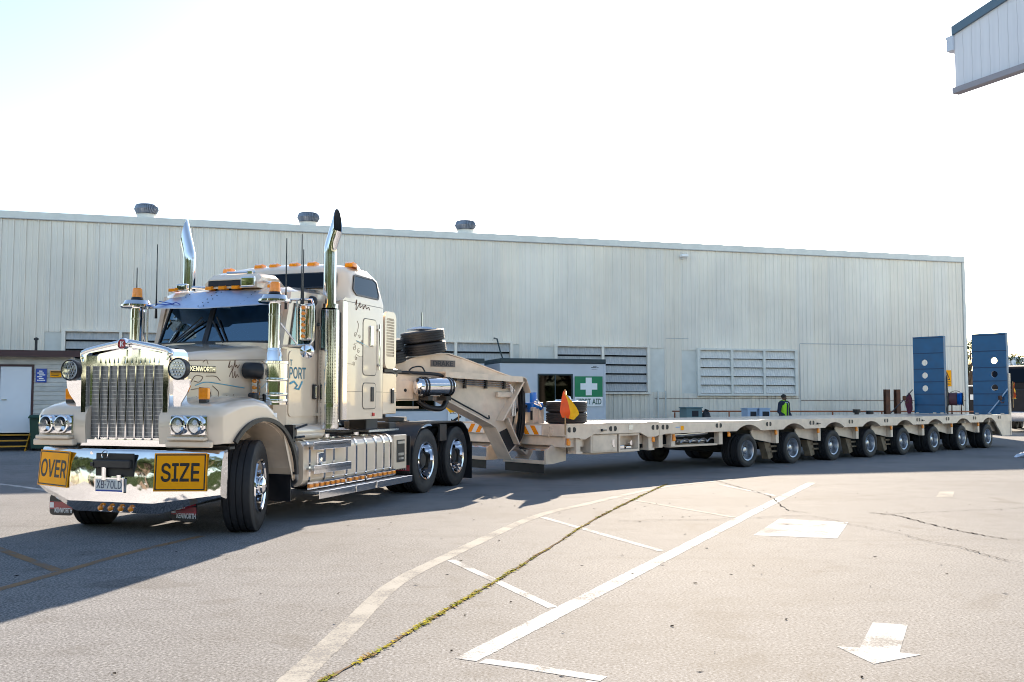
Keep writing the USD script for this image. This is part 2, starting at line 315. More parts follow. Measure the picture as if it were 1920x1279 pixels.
# ================================================================ GROUND
g = obj(None, 'ground', trimesh.Trimesh([(-400, -250, 0), (400, -250, 0), (400, 900, 0), (-400, 900, 0)], [(0, 1, 2), (0, 2, 3)], process=False), ASPHALT)
tag(g, 'pale speckled asphalt of the depot yard', 'ground', None, 'structure')
def ribbon(P, w, z=.004, jag=None, seed=0):
    P = np.asarray(P, float)
    if jag is None:                               # painted line: ragged edges
        d = np.r_[0, np.cumsum(np.linalg.norm(np.diff(P, axis=0), axis=1))]; q = np.linspace(0, d[-1], max(int(d[-1] / .03), 3))
        if np.ndim(w): w = np.interp(q, d, w)
        P = np.c_[np.interp(q, d, P[:, 0]), np.interp(q, d, P[:, 1])]; jag, seed = .05, len(q)
        w = np.asarray(w) * (1 + .10 * (meshkit.noise(np.c_[q * 3., np.zeros((len(q), 2))], seed) - .5))
    T = np.gradient(P, axis=0); T /= np.linalg.norm(T, axis=1)[:, None]; N = np.stack([-T[:, 1], T[:, 0]], 1)
    w = np.broadcast_to(np.asarray(w, float), len(P)); r = np.random.default_rng(seed)
    a, b = P + N * (w / 2 * (1 + jag * r.uniform(-1, 1, len(P))))[:, None], P - N * (w / 2 * (1 + jag * r.uniform(-1, 1, len(P))))[:, None]
    V = np.vstack([np.c_[a, np.full(len(P), z)], np.c_[b, np.full(len(P), z)]]); n = len(P)
    F = [f for i in range(n - 1) for f in ((i, i + n, i + 1), (i + 1, i + n, i + n + 1))]
    m = trimesh.Trimesh(V, F, process=False)
    if m.face_normals[:, 2].mean() < 0: m.invert()
    return m
def flat(poly, z):
    v, f = trimesh.creation.triangulate_polygon(Polygon(poly), engine='earcut'); m = trimesh.Trimesh(np.c_[v, np.full(len(v), z)], f, process=False)
    if m.face_normals[:, 2].mean() < 0: m.invert()
    return m
def line(name, mesh, m, label, cat_='road marking'):
    tag(obj(None, name, mesh, m), label, cat_, None, 'structure')
curve = smoothpath([(-1.28, 4.3), (-1.19, 5.23), (-1.09, 6.48), (-.97, 7.93), (-.64, 9.28), (.28, 12.4), (1.09, 13.97), (2.62, 16.6), (4.2, 18.2)], 10)
line('painted_line', ribbon(curve, np.linspace(.17, .12, len(curve)), .0022), LINEOLD, 'long curving worn white line left of the weedy crack')
line('painted_line', ribbon(smoothpath([(-.27, 5.66), (2.6, 11.6), (5.5, 17.55)], 12), .15, .0022), LINEW, 'bright straight white line running from the corner up to the trailer shadow')
line('painted_line', ribbon([(-.17, 5.64), (.08, 5.52), (.5, 5.28)], .10, .0022), LINEW, 'short white line turning back at the bottom corner')
line('painted_line', ribbon([(.47, 5.22), (.36, 5.0), (.1, 4.4)], .13, .0022), LINEW, 'short white stub leaving the bottom frame edge')
for (a, b), lb in zip((((-.58, 9.12), (.30, 7.06)), ((.40, 12.38), (1.50, 9.66)), ((1.72, 14.75), (2.86, 12.40)), ((3.72, 17.1), (4.16, 15.12))),
                      ('nearest', 'second nearest', 'third nearest', 'farthest')):
    line('ladder_line', ribbon([a, ((a[0] + b[0]) / 2, (a[1] + b[1]) / 2), b],   .085, .0022), LINEW if lb != 'third nearest' else LINEOLD, lb + ' thin white cross line between curve and straight line')
line('painted_patch', flat([(2.70, 10.76), (3.41, 12.24), (4.17, 11.9), (3.56, 10.52)], .0022), LINEW, 'white painted square to the right of the straight line')
def gp(*P):                                   # ground points measured on the yard (metres)
    return P
line('painted_arrow', flat([(2.46, 6.59), (2.67, 6.52), (2.33, 5.82), (2.44, 5.77), (2.08, 5.57), (2.0, 5.96), (2.13, 5.93)], .0022), LINEW, 'white arrow on the asphalt pointing towards the viewer')
line('painted_patch', flat([(6.62, 14.96), (7.06, 15.82), (7.30, 15.82), (6.88, 14.96)], .0022), LINEOLD, 'small faint white patch far right on the yard')
line('painted_line', ribbon(smoothpath([(-4.3, 6.9), (-4.11, 7.73), (-3.98, 8.46), (-3.78, 9.61), (-3.45, 10.72)], 8), .10, .0022), LINEY, 'faded orange line along the truck shadow')
line('painted_line', ribbon([(-5.9, 10.5), (-5.2, 9.77), (-4.52, 9.07), (-4.03, 8.55)], .10, .0022), LINEY, 'faded orange line crossing the truck shadow at the left edge')
line('painted_line', ribbon([(-11.5, 19.2), (-9.19, 17.2), (-8.64, 16.78), (-7.4, 15.7)], .12, .0022), LINEW, 'thin white line behind the truck front at the left edge')
# the weedy crack and the fine cracks
CR = mat('crack_dirt', (.13, .10, .07), 1., var=.4, scale=20, spec=0.)
CRD = mat('crack_dark', (.035, .031, .028), 1., var=.3, scale=20, spec=0.)
cp = smoothpath([(-1.5, 4.3), (-1.03, 5.23), (-.55, 6.7), (.2, 9.2), (1.0, 12.0), (2.0, 15.0), (2.78, 17.2)], 40)
cp[:, 0] += .014 * (meshkit.noise(np.c_[cp[:, 1] * 2.3, np.zeros((len(cp), 2))], 8) - .5) + .012 * (meshkit.noise(np.c_[cp[:, 1] * 9., np.zeros((len(cp), 2))], 9) - .5)
cw = np.linspace(.016, .034, len(cp)) * (.45 + 1.1 * meshkit.noise(np.c_[np.arange(len(cp)) * .21, np.zeros((len(cp), 2))], 5))
tag(obj(None, 'crack', ribbon(cp, cw, .0065, .35, 3), CR), 'wide weedy crack running up the yard', 'crack', None, 'structure')
def crack(P, w, label, seed):
    Q = smoothpath(P, 16); Q[1:-1] += np.random.default_rng(seed).normal(0, .011, Q[1:-1].shape)
    ww = w * (.15 + .85 * np.random.default_rng(seed + 9).random(len(Q)))
    tag(obj(None, 'crack', ribbon(Q, ww, (.011 if seed == 1 else .0065), .5, seed), CRD), label, 'crack', None, 'structure')
crack([(1.33, 11.98), (1.95, 12.08), (2.84, 12.18), (3.46, 12.46), (3.93, 12.4), (4.13, 11.62), (4.37, 10.93), (4.45, 10.28), (4.6, 9.88), (4.66, 9.13), (4.9, 8.6)], .016, 'fine crack crossing the white square and running right', 1)
crack([(3.81, 17.99), (3.92, 16.78), (4.04, 15.12), (3.80, 13.3), (3.95, 12.87)], .022, 'dark broken crack from the trailer shadow past the straight line end', 2)
crack([(4.8, 12.87), (5.03, 12.57), (5.1, 11.62), (5.22, 10.93), (5.37, 10.44)], .032, 'dark crack right of the white square', 4)
crack([(4.85, 12.66), (5.77, 12.99), (7.17, 13.43), (8.6, 13.9)], .012, 'thin straight crack reaching the right frame edge', 5)
# weeds: blades and moss tufts along the crack
WEED = []
for nme, c in (('green', (.22, .23, .04)), ('olive', (.34, .29, .05)), ('dry', (.26, .18, .09))):
    WEED.append(mat('weed_' + nme, c, 1., var=.3, scale=30, spec=0.))
def weeds(count, seed):
    r = np.random.default_rng(seed); V, F = [], []
    for _ in range(count):
        i = r.integers(0, len(cp)); dens = .55 * meshkit.noise(np.array([cp[i][1] * .8, .5, 0.]), 3) + .45 * meshkit.noise(np.array([cp[i][1] * 7., seed, 0.]), 4)
        if r.random() > dens * 4.6 - 2.15: continue
        c = cp[i] + r.normal(0, .010, 2); h = r.uniform(.0005, .004) * (1.4 - min(abs(dens - .6) * 3, 1)); w = r.uniform(.004, .011); a = r.uniform(0, 2 * PI); t = r.uniform(-.032, .032, 2); k = len(V)
        dx, dy = w * math.cos(a), w * math.sin(a)
        V += [(c[0] - dx, c[1] - dy, .0075), (c[0] + dx, c[1] + dy, .0075), (c[0] + t[0] + dx * .5, c[1] + t[1] + dy * .5, .0085 + h), (c[0] + t[0] - dx * .4, c[1] + t[1] - dy * .6, .0085 + h * .9)]
        F += [(k, k + 1, k + 2), (k, k + 2, k + 3)]
    return trimesh.Trimesh(V, F, process=False)
for m_, n_, s_, lb in ((WEED[0], 3200, 1, 'low green weeds'), (WEED[1], 3600, 2, 'olive moss'), (WEED[2], 2600, 4, 'dry brown weed litter')):
    tag(obj(None, 'weeds', weeds(n_, s_), m_), lb + ' growing along the wide crack', 'weeds', None, 'stuff')

dbr = np.random.default_rng(21); dv, df = [], []
for _ in range(150):
    c = np.array([dbr.uniform(-5, 8), dbr.uniform(5, 16)]); a = dbr.uniform(0, 2 * PI); l_ = dbr.uniform(.008, .03); w_ = l_ * dbr.uniform(.25, .5); k = len(dv); ca, sa = math.cos(a), math.sin(a)
    for u, v, zz in ((-l_, 0, .004), (0, w_, .010), (l_, 0, .006), (0, -w_, .005)): dv.append((c[0] + u * ca - v * sa, c[1] + u * sa + v * ca, zz))
    df += [(k, k + 1, k + 3), (k + 1, k + 2, k + 3)]
tag(obj(None, 'leaf_litter', trimesh.Trimesh(dv, df, process=False), CRD), 'tiny dark leaves and grit scattered over the sunlit asphalt', 'litter', None, 'stuff')

# ================================================================ WAREHOUSE  (local x along the wall, y into the building)
WA = 15.64
wh = thing('warehouse', 'long cream corrugated warehouse with louvre banks behind the truck', 'warehouse', (0, 36.4, 0), WA)
X0, X1, HT = -30.0, 20.86, 7.85
def panel_profile(x0, x1):
    p = [(x0, 0)]; k = int(round((x1 - x0) / .19)); s = (x1 - x0) / k
    for i in range(k):
        c = x0 + (i + .5) * s; h = .030 if i % 2 == 0 else .016
        p += [(c - .032, 0), (c - .018, -h), (c + .018, -h), (c + .032, 0)]
    p += [(x1, 0), (x1, .02), (x0, .02)]
    return p
banks = [(-15.75, -8.6, 2.25, 3.82, 4, 0), (-4.4, -.06, 1.8, 3.66, 2, 0), (1.74, 5.6, 1.80, 3.58, 2, 0), (7.81, 12.25, 1.74, 3.52, 3, 1)]
pw = .76; n_p = int(round((X1 - X0 - .12) / pw)); pw = (X1 - X0 - .12) / n_p
for i in range(n_p):
    a, b = X0 + i * pw, X0 + (i + 1) * pw - .004
    z = -.0015 * (i % 3)
    pr = [(x, y + z) for x, y in panel_profile(a, b)]
    bank = [k for k in banks if k[0] < b and k[1] > a]
    spans = [(0.03, HT - .26)] if not bank else [(.03, bank[0][2] + .02), (bank[0][3] - .02, HT - .26)]
    cut = (a < 20) and (i % 7 in (2, 3))
    for s in spans:
        mseg = [(s[0], s[1])]
        for s0, s1 in mseg: obj(wh, 'wall_sheet', prism(pr, 'z', s0, s1), WALL[(i * 7 + i // 3) % 3])
obj(wh, 'wall', bx(X0, X1 - .03, .022, 24, 0, HT - .12), TRIM)
obj(wh, 'fascia', bx(X0, X1 + .02, -.07, .05, HT - .25, HT, .01), TRIM)
obj(wh, 'fascia_lip', bx(X0, X1 + .025, -.085, -.0705, HT - .262, HT - .235), LOUV[0])
obj(wh, 'corner_flashing', J(bx(X1 - .10, X1 + .03, -.045, .0, 0, HT - .26), bx(X1 - .03, X1 + .03, 0, .16, 0, HT - .26)), TRIM)
obj(wh, 'roof', prism([(.05, HT - .05), (12, HT + .55), (24, HT - .05), (24, HT - .1), (12, HT + .5), (.05, HT - .1)], 'x', X0, X1), ZINC)
obj(wh, 'seam_strip', J(bx(6.4, 7.4, -.034, -.0305, 3.96, 3.985), bx(12.5, X1 - .12, -.034, -.0305, 3.84, 3.87), bx(12.48, 12.51, -.034, -.0305, .2, 3.84)), LOUV[0])
obj(wh, 'seam_strip', J(bx(12.52, X1 - .12, -.036, -.0305, 1.47, 1.49), bx(5.9, 12.4, -.036, -.0305, 1.56, 1.575)), RUST)
obj(wh, 'base_skirt', bx(X0, X1 - .12, -.05, -.031, 0, .25), RUST)
obj(wh, 'downpipe', J(cyl((6.02, -.08, .3), (6.02, -.08, 1.85), .035, 8), cyl((6.35, -.08, .3), (6.35, -.08, 1.85), .03, 8)), TRIM, True)
for x0, x1, z0, z1, npan, pale in banks:
    fm = LOUV[pale]; W1 = (x1 - x0) / npan; T_ = TRIM if pale else WALL[2]
    lb = obj(wh, 'louvre_bank', J(bx(x0 - .07, x1 + .07, -.15, .018, z1, z1 + .07), bx(x0 - .07, x1 + .07, -.15, .018, z0 - .07, z0),
        *[bx(x0 + i * W1 - (.07 if i == 0 else .05), x0 + i * W1 + (.07 if i == npan else .05), -.148, .017, z0, z1) for i in range(npan + 1)]), T_)
    obj(lb, 'backing', bx(x0, x1, .004, .015, z0, z1), DARKIN)
    ns = 5; hs = (z1 - z0) / ns
    for i in range(npan):
        for k in range(ns):
            a, b = x0 + i * W1 + .055, x0 + (i + 1) * W1 - .055; zb = z0 + k * hs
            nr = max(int((b - a) / .10), 2); pts_t, pts_b = [], []
            V = []; F = []
            for q in range(nr * 2 + 1):
                xq = a + (b - a) * q / (nr * 2); o_ = .012 * (q % 2)
                V += [(xq, -.125 - o_, zb + .02 + .02 * (1 - pale)), (xq, -.012 - o_, zb + hs * (.99 if pale else .94))]
            for q in range(nr * 2): F += [(2 * q, 2 * q + 2, 2 * q + 3), (2 * q, 2 * q + 3, 2 * q + 1)]
            obj(lb, 'slat', trimesh.Trimesh(V, F, process=False), fm)
for k, x in enumerate((-13.48, -7.75, -1.69)):
    c = sub(wh, 'roof_ventilator', (x + .12, 1.2, HT - .1))
    obj(c, 'neck', lathe([(0, .31), (.40, .31), (.42, .36), (.42, .02)], 'z', 28), TRIM, 30)
    fins = []
    for t in np.arange(36) * 2 * PI / 36:
        f = hull([(.33 + dx, dy, z) for z, e in ((.44, .0), (.60, .08), (.74, .03)) for dx, dy in ((e, -.026), (e + .01, -.02), (e - .03, .025), (e - .02, .03))])
        f.apply_transform(trimesh.transformations.rotation_matrix(t, (0, 0, 1))); fins.append(f)
    obj(c, 'fin_ring', J(*fins), ZINC)
    obj(c, 'dome', lathe([(.735, .37), (.76, .36), (.80, .24), (.825, .02)], 'z', 28), ZINC, 40)
    obj(c, 'core', lathe([(.42, .30), (.74, .30)], 'z', 20), DARKIN)
cc = obj(wh, 'camera_bracket', J(bx(7.08, 7.16, -.14, -.03, 7.2, 7.26), rbox(7.0, 7.3, -.34, -.12, 7.26, 7.36, .03)), WHITEP)
lw = obj(wh, 'wall_lamp_arm', tube([(-.72, -.06, 3.85), (-.70, -.4, 3.8), (-.62, -.6, 3.3), (-.5, -.62, 2.95)], .03, 8), NAVY)

# orange pipe rail in front of the wall, as its own thing
def WP(x, y, z=0):                          # wall frame to world
    a = math.radians(WA); return (x * math.cos(a) - y * math.sin(a), 36.4 + x * math.sin(a) + y * math.cos(a), z)
rl = thing('guard_rail', 'thin rusty orange pipe rail along the foot of the warehouse wall', 'guard rail', WP(0, -1.0), WA)
obj(rl, 'top_rail', cyl((6.2, 0, 1.06), (20.4, 0, 1.0), .028, 8), RAILM, True)
for x in np.arange(6.3, 20.4, 2.35): obj(rl, 'post', cyl((x, .0, 0), (x, 0, 1.02), .03, 8), RAILM, True)
post = thing('steel_post', 'left rusty upright steel post in front of the warehouse wall', 'post', WP(15.5, -1.6), WA, None)
obj(post, 'web', bx(-.012, .012, -.07, .07, 0, 1.93), RUST); obj(post, 'flange', bx(-.10, .10, -.085, -.071, 0, 1.93), RUST); obj(post, 'flange', bx(-.10, .10, .071, .085, 0, 1.93), RUST)
copy(post, 'steel_post', 'right rusty upright steel post, the one nearer the blue ramps', WP(16.0, -1.6), WA + 4)
def sign_tri(name, label, x, z0, z1, w, y):
    s = thing(name, label, 'sign', WP(x, y, z0), WA); h = z1 - z0
    obj(s, 'panel', bx(-w / 2, w / 2, -.02, .0, 0, h, .004), SIGNY)
    tri = Polygon([(-w * .36, h * .38), (w * .36, h * .38), (0, h * .92)])
    obj(s, 'symbol', J(plate(tri.difference(tri.buffer(-w * .07)), .003, (0, -.021, 0), (1, 0, 0), (0, 0, 1)), bx(-.03, .03, -.024, -.021, h * .46, h * .52), bx(-.03, .03, -.024, -.021, h * .55, h * .72)), INK)
    obj(s, 'lettering', J(*[bx(-w * .38, w * (.38 - .1 * (q % 2)), -.024, -.021, h * (.26 - .09 * q), h * (.29 - .09 * q)) for q in range(3)]), INK)
sign_tri('warning_sign', 'yellow warning sign with black triangle on the wall between the blue ramps', 19.75, 2.10, 2.80, .46, -.06)

# ================================================================ SHEDS
def shed(name, label, x0, x1, y0, d, h, trim, wallm, wins, doors=()):
    s = thing(name, label, 'site shed', WP(x0, y0), WA); w = x1 - x0
    b0, b1 = .35, h - .17
    # front wall with openings
    f = sbox(0, b0, w, b1)
    for a in wins: f = f.difference(sbox(*a))
    obj(s, 'wall', prism(f, 'y', 0, .06), wallm); obj(s, 'wall', bx(0, .06, .06, d, b0, b1), wallm); obj(s, 'wall', bx(w - .06, w, .06, d, b0, b1), wallm); obj(s, 'wall', bx(.06, w - .06, d - .06, d, b0, b1), wallm)
    obj(s, 'floor', bx(.06, w - .06, .06, d - .06, b0 - .02, b0 + .05), CHASSIS)
    obj(s, 'roof', bx(-.02, w + .02, -.04, d + .04, b1, h, .015), trim)
    [obj(s, 'skid', bx(q, q + .1, .1, d, 0, b0), CHASSIS) for q in (.1, w - .2)]
    obj(s, 'corner_trim', J(bx(-.012, .05, -.012, .0, b0, b1), bx(w - .05, w + .012, -.012, .0, b0, b1)), wallm)
    k = 1.2
    while k < w - .3:
        if not any(a[0] - .03 < k < a[2] + .03 for a in wins): obj(s, 'joint_strip', bx(k - .012, k + .012, -.006, 0, b0, b1), wallm)
        k += 1.2
    for a in wins:
        obj(s, 'added_dark_sheet', bx(a[0] - .1, a[2] + .1, .5, .52, a[1] - .1, a[3] + .1), DARKIN)  # dark sheet added behind the panes to darken the windows
        wn = obj(s, 'window', prism(sbox(*a).difference(sbox(a[0] + .05, a[1] + .05, a[2] - .05, a[3] - .05)).union(sbox((a[0] + a[2]) / 2 - .02, a[1], (a[0] + a[2]) / 2 + .02, a[3])), 'y', -.012, .03), NAVY)
        mx = (a[0] + a[2]) / 2
        obj(wn, 'pane', bx(a[0] + .04, mx, .008, .014, a[1] + .04, a[3] - .04), GLASSD); obj(wn, 'pane', bx(mx, a[2] - .04, .018, .024, a[1] + .04, a[3] - .04), GLASSO)
    return s
fa = shed('first_aid_shed', 'pale blue grey site shed with dark roof edge and first aid sign', -1.2, 2.72, -2.8, 2.4, 2.97, NAVY, SHED, [(1.36, 1.25, 2.68, 2.43)])
obj(fa, 'maker_mark', J(bx(3.38, 3.66, -.005, 0, 2.66, 2.685), bx(3.45, 3.6, -.005, 0, 2.69, 2.71), bx(3.4, 3.62, -.005, 0, 2.58, 2.59)), NAVY)
of = shed('site_office', 'pale site office behind the truck rear wheels with dark window', -6.4, -1.78, -2.7, 2.3, 2.95, NAVY, SHED, [(1.35, 1.12, 2.9, 1.85)])
sg = thing('first_aid_sign', 'green and white first aid sign with white cross', 'sign', WP(2.07, -2.83, 1.27), WA)
obj(sg, 'panel', bx(-.53, .53, -.015, .0, .34, 1.08), mat('sign_green', (.005, .19, .075), .4, var=.04))
obj(sg, 'lower_panel', bx(-.53, .53, -.015, .0, 0, .339), WHITEP)
obj(sg, 'cross', J(bx(-.115, .115, -.02, -.0155, .40, 1.03), bx(-.32, -.1155, -.02, -.0155, .60, .83), bx(.1155, .32, -.02, -.0155, .60, .83)), WHITEP)
obj(sg, 'lettering', place(text('FIRST AID', .19, .95, .003, True, True), (0, -.0155, .08), (1, 0, 0), (0, 0, 1)), mat('letter_green', (.004, .06, .03), .5))
kl = thing('keep_left_sign', 'white KEEP LEFT sign with arrow behind the truck rear wheel', 'sign', WP(-2.76, -2.75, .62), WA)
obj(kl, 'panel', bx(-.31, .31, -.015, 0, 0, .85), WHITEP)
obj(kl, 'lettering', J(place(text('KEEP', .15, .46, .003, False, True), (0, -.0155, .62), (1, 0, 0), (0, 0, 1)), place(text('LEFT', .15, .46, .003, False, True), (0, -.0155, .40), (1, 0, 0), (0, 0, 1))), INK)
obj(kl, 'arrow', plate([(-.2, .05), (-.2, .24), (-.14, .19), (.12, .36), (.17, .29), (-.08, .13), (-.02, .07)], .003, (0, -.0155, 0), (1, 0, 0), (0, 0, 1)), INK)
def steps(name, label, x, y, w, n, rise=.17):
    s = thing(name, label, 'steps', WP(x, y), WA)
    for k in range(n): obj(s, 'tread', bx(0, w, -(n - k) * .22, -(n - k) * .22 + .2, (k + 1) * rise - .035, (k + 1) * rise), YELLOW)
    for xx in (0, w - .03): obj(s, 'stringer', prism([(-(n) * .22 - .02, 0), (-(n) * .22 + .16, 0), (0, n * rise - .1), (0, n * rise + .02), (-.05, n * rise + .02)], 'x', xx - .031, xx + .0), YELLOW)
    return s
ys = steps('yellow_steps', 'yellow steel steps with handrail beside the pale site office', -2.45, -2.75, .95, 4)
for yy in (-.9, -.05): obj(ys, 'handrail_post', cyl((.93, yy, .2), (.93, yy, 1.35), .02, 6), YELLOW)
obj(ys, 'handrail', J(cyl((.93, -.9, 1.35), (.93, -.05, 1.37), .022, 6), cyl((.93, -.9, .8), (.93, -.05, .95), .018, 6), cyl((.0, -.9, 1.1), (.93, -.9, 1.1), .02, 6)), YELLOW)
# hut at the left edge
ht = thing('weatherboard_hut', 'grey weatherboard hut with maroon roof edge at the left frame edge', 'hut', WP(-21.5, -3.5), WA)
HX = 6.6     # local width
ops = [(4.56, .48, 5.53, 2.56)]
bh = .135; z = .42; k = 0
while z < 2.76:
    for a, b in (((0.02, 4.56), (5.53, HX)) if z < 2.5 else ((.02, HX),)):
        obj(ht, 'board', prism([(0, z), (-.028, z + .004), (-.012, z + bh - .003), (0, z + bh - .003)], 'x', a, b), HUTB if (k * 5) % 3 else HUTB2); k += 1
    z += bh
obj(ht, 'wall', J(bx(0, 4.6, 0.002, .06, .4, 2.8), bx(5.5, HX - .02, .002, .06, .4, 2.8), bx(4.6, 5.5, .002, .06, 2.5, 2.8), bx(HX - .08, HX - .02, .06, 2.6, .4, 2.8), bx(0, .06, .06, 2.6, .4, 2.8), bx(.06, HX - .08, 2.54, 2.6, .4, 2.8)), HUTB2)
obj(ht, 'corner_board', bx(HX - .06, HX + .04, -.05, .06, .4, 2.8), WHITEP)
obj(ht, 'roof', J(bx(-.2, HX + .25, -.32, 2.8, 2.86, 2.93), bx(-.2, HX + .25, -.35, -.30, 2.80, 2.99)), MAROON)
obj(ht, 'roof_sheet', bx(-.2, HX + .25, -.29, 2.8, 2.935, 2.99), CHASSIS)
dr = obj(ht, 'door', bx(4.62, 5.47, -.02, .02, .52, 2.50, .004), DOORW)
obj(dr, 'handle', J(bx(4.68, 4.82, -.06, -.045, 1.5, 1.52), cyl((4.69, -.05, 1.51), (4.69, -.02, 1.51), .012, 6)), CHROME)
obj(ht, 'door_frame', prism(sbox(4.55, .48, 5.54, 2.57).difference(sbox(4.61, .47, 5.48, 2.51)), 'y', -.035, .03), MAROON)
obj(ht, 'base', bx(.1, HX - .1, .1, 2.5, 0, .4), DARKIN)
obj(ht, 'vent_pipe', J(cyl((5.33, 1.2, 2.9), (5.33, 1.2, 3.4), .04, 8), lathe([(3.38, .07), (3.44, .07), (3.47, .01)], 'z', 10, (5.33, 1.2, 0))), CHASSIS)
steps('yellow_steps', 'yellow steel steps below the white hut door', -16.98, -3.5, 1.0, 3, .16)
def small_sign(name, label, x, z0, w, h, m, rows, ink):
    s = thing(name, label, 'sign', WP(x, -3.54, z0), WA)
    obj(s, 'panel', bx(-w / 2, w / 2, -.012, 0, 0, h), m); obj(s, 'lettering', J(*rows), ink)
small_sign('safety_sign', 'blue safety notice with white symbols beside the hut door', -15.76, 2.03, .30, .42, BLUEINK,
    [J(*[bx(-.11 + .05 * (q % 2), .11 - .04 * (q % 3), -.015, -.0125, .05 + q * .055, .05 + q * .055 + .03) for q in range(6)])], WHITEP)
small_sign('caution_sign', 'small orange caution sign on the hut wall beside the blue notice', -15.36, 2.19, .31, .20, SIGNY,
    [bx(-.14, .14, -.015, -.0125, .14, .185), bx(-.13, .12, -.015, -.0125, .09, .11), bx(-.13, .08, -.015, -.0125, .045, .065)], INK)
wb = thing('wheelie_bin', 'dark green wheelie bin between the hut and the truck bumper', 'bin', WP(-15.62, -3.95), WA)
obj(wb, 'body', loft([[(x * a, y * a, z) for x, y in ((-.29, -.3), (.29, -.3), (.29, .3), (-.29, .3))] for a, z in ((.82, .08), (1, .96))]), GREENBIN)
obj(wb, 'lid', loft([[(x * a, y * a - .02, z) for x, y in ((-.31, -.34), (.31, -.34), (.31, .33), (-.31, .33))] for a, z in ((1, .965), (1.02, 1.0), (.9, 1.06))]), GREENBIN)
for sx in (-1, 1): obj(wb, 'wheel', cyl((sx * .24, .26, .1), (sx * .3, .26, .1), .1, 16), BLACK)
obj(wb, 'handle', cyl((-.25, .38, .98), (.25, .38, .98), .018, 8), GREENBIN)

# ---------------- small machines on the far side of the trailer
def unit(name, label, x, y, w, d, h, m, catg):
    s = thing(name, label, catg, WP(x, y), WA)
    obj(s, 'cabinet', bx(-w / 2, w / 2, -d / 2, d / 2, .25, h, .02), m); obj(s, 'leg', bx(-w / 2, -w / 2 + .08, -d / 2, d / 2, 0, .25), CHASSIS); obj(s, 'leg', bx(w / 2 - .08, w / 2, -d / 2, d / 2, 0, .25), CHASSIS)
    obj(s, 'recess', bx(-.1, .16, -d / 2 - .004, -d / 2 + .01, h - .32, h - .1), DARKIN)
    obj(s, 'lid', bx(-w / 2 - .02, w / 2 + .02, -d / 2 - .02, d / 2 + .02, h, h + .035, .008), m); return s
TEALM = mat('machine_teal_grey', (.10, .17, .19), .5, var=.15)
unit('machine_cabinet', 'teal grey machine cabinet showing above the deck right of the shed', 6.2, -2.6, .64, .6, 1.20, TEALM, 'machine')
bin_ = unit('steel_crate', 'left half of the pale blue crate pair behind the trailer deck', 8.75, -2.4, .42, .5, 1.16, LIGHTB, 'crate')
copy(bin_, 'steel_crate', 'right half of the pale blue crate pair behind the trailer deck', WP(9.25, -2.5), WA - 8)
dk = thing('rubbish_sack', 'black lumpy sack beside the teal grey machine cabinet', 'sack', WP(6.75, -2.7), WA)
sm = trimesh.creation.icosphere(3, .24); sm.vertices *= (1, .8, 2.25) * (1 + .35 * (meshkit.noise(sm.vertices * 9) - .5))[:, None]; sm.apply_translation((0, 0, .55))
obj(dk, 'body', sm, BLACK, True); obj(dk, 'neck', cyl((0, 0, 1.0), (.05, 0, 1.14), .05, 8, .09), BLACK)
bl = thing('bollard', 'left dark bollard cap showing above the deck near the steel posts', 'bollard', WP(14.2, -1.4), WA)
obj(bl, 'post', cyl((0, 0, 0), (0, 0, .98), .09, 12), CHASSIS, 30); obj(bl, 'cap', cyl((0, 0, .981), (0, 0, 1.12), .15, 12), BLACK, 30)
copy(bl, 'bollard', 'right lower bollard cap showing above the deck near the steel posts', WP(14.75, -1.5, -.06), WA)

# ================================================================ PERSON
def bones(B, pitch=.02, it=8):
    import manifold3d as m3
    out = None
    for (a, ra), (b, rb) in B:
        sa = trimesh.creation.icosphere(2, ra).vertices + a; sb = trimesh.creation.icosphere(2, rb).vertices + b
        h = m3.Manifold.hull_points(np.vstack([sa, sb])); out = h if out is None else out + h
    out = out.refine_to_length(pitch); mm = out.to_mesh(); t = trimesh.Trimesh(mm.vert_properties[:, :3], mm.tri_verts, process=True)
    trimesh.smoothing.filter_taubin(t, iterations=it); return t
pe = thing('person', 'worker in a yellow green vest and dark jacket standing behind the trailer', 'person', (9.42, 33.0, 0), 35)
V3 = lambda *a: np.array(a, float)
body = [((V3(0, 0, 1.0), .13), (V3(0, 0, 1.3), .15)), ((V3(-.1, 0, 1.38), .10), (V3(.1, 0, 1.38), .10)), ((V3(0, 0, 1.38), .08), (V3(0, -.01, 1.48), .052)), ((V3(0, -.01, 1.48), .05), (V3(0, -.02, 1.55), .06)),
        ((V3(0, -.015, 1.54), .07), (V3(0, 0, 1.60), .085)), ((V3(0, -.10, 1.545), .014), (V3(0, -.095, 1.57), .010))]
for s in (-1, 1):
    body += [((V3(s * .09, 0, .95), .10), (V3(s * .1, -.01, .5), .065)), ((V3(s * .1, -.01, .5), .062), (V3(s * .1, .02, .1), .042)), ((V3(s * .1, .02, .06), .045), (V3(s * .11, -.14, .04), .035)),
             ((V3(s * .19, 0, 1.38), .065), (V3(s * .25, .02, 1.10), .048)), ((V3(s * .25, .02, 1.10), .045), (V3(s * .2, -.14, .92), .034)), ((V3(s * .2, -.14, .92), .034), (V3(s * .18, -.2, .87), .03))]
    for q in range(4): body.append(((V3(s * .18 + (q - 1.5) * .016, -.21, .865), .010), (V3(s * .17 + (q - 1.5) * .016, -.255 + .006 * abs(q - 1.5), .835), .008)))
    body.append(((V3(s * .15, -.19, .875), .011), (V3(s * .13, -.22, .855), .008)))
pb = bones(body)
obj(pe, 'body', pb, SKIN, True)
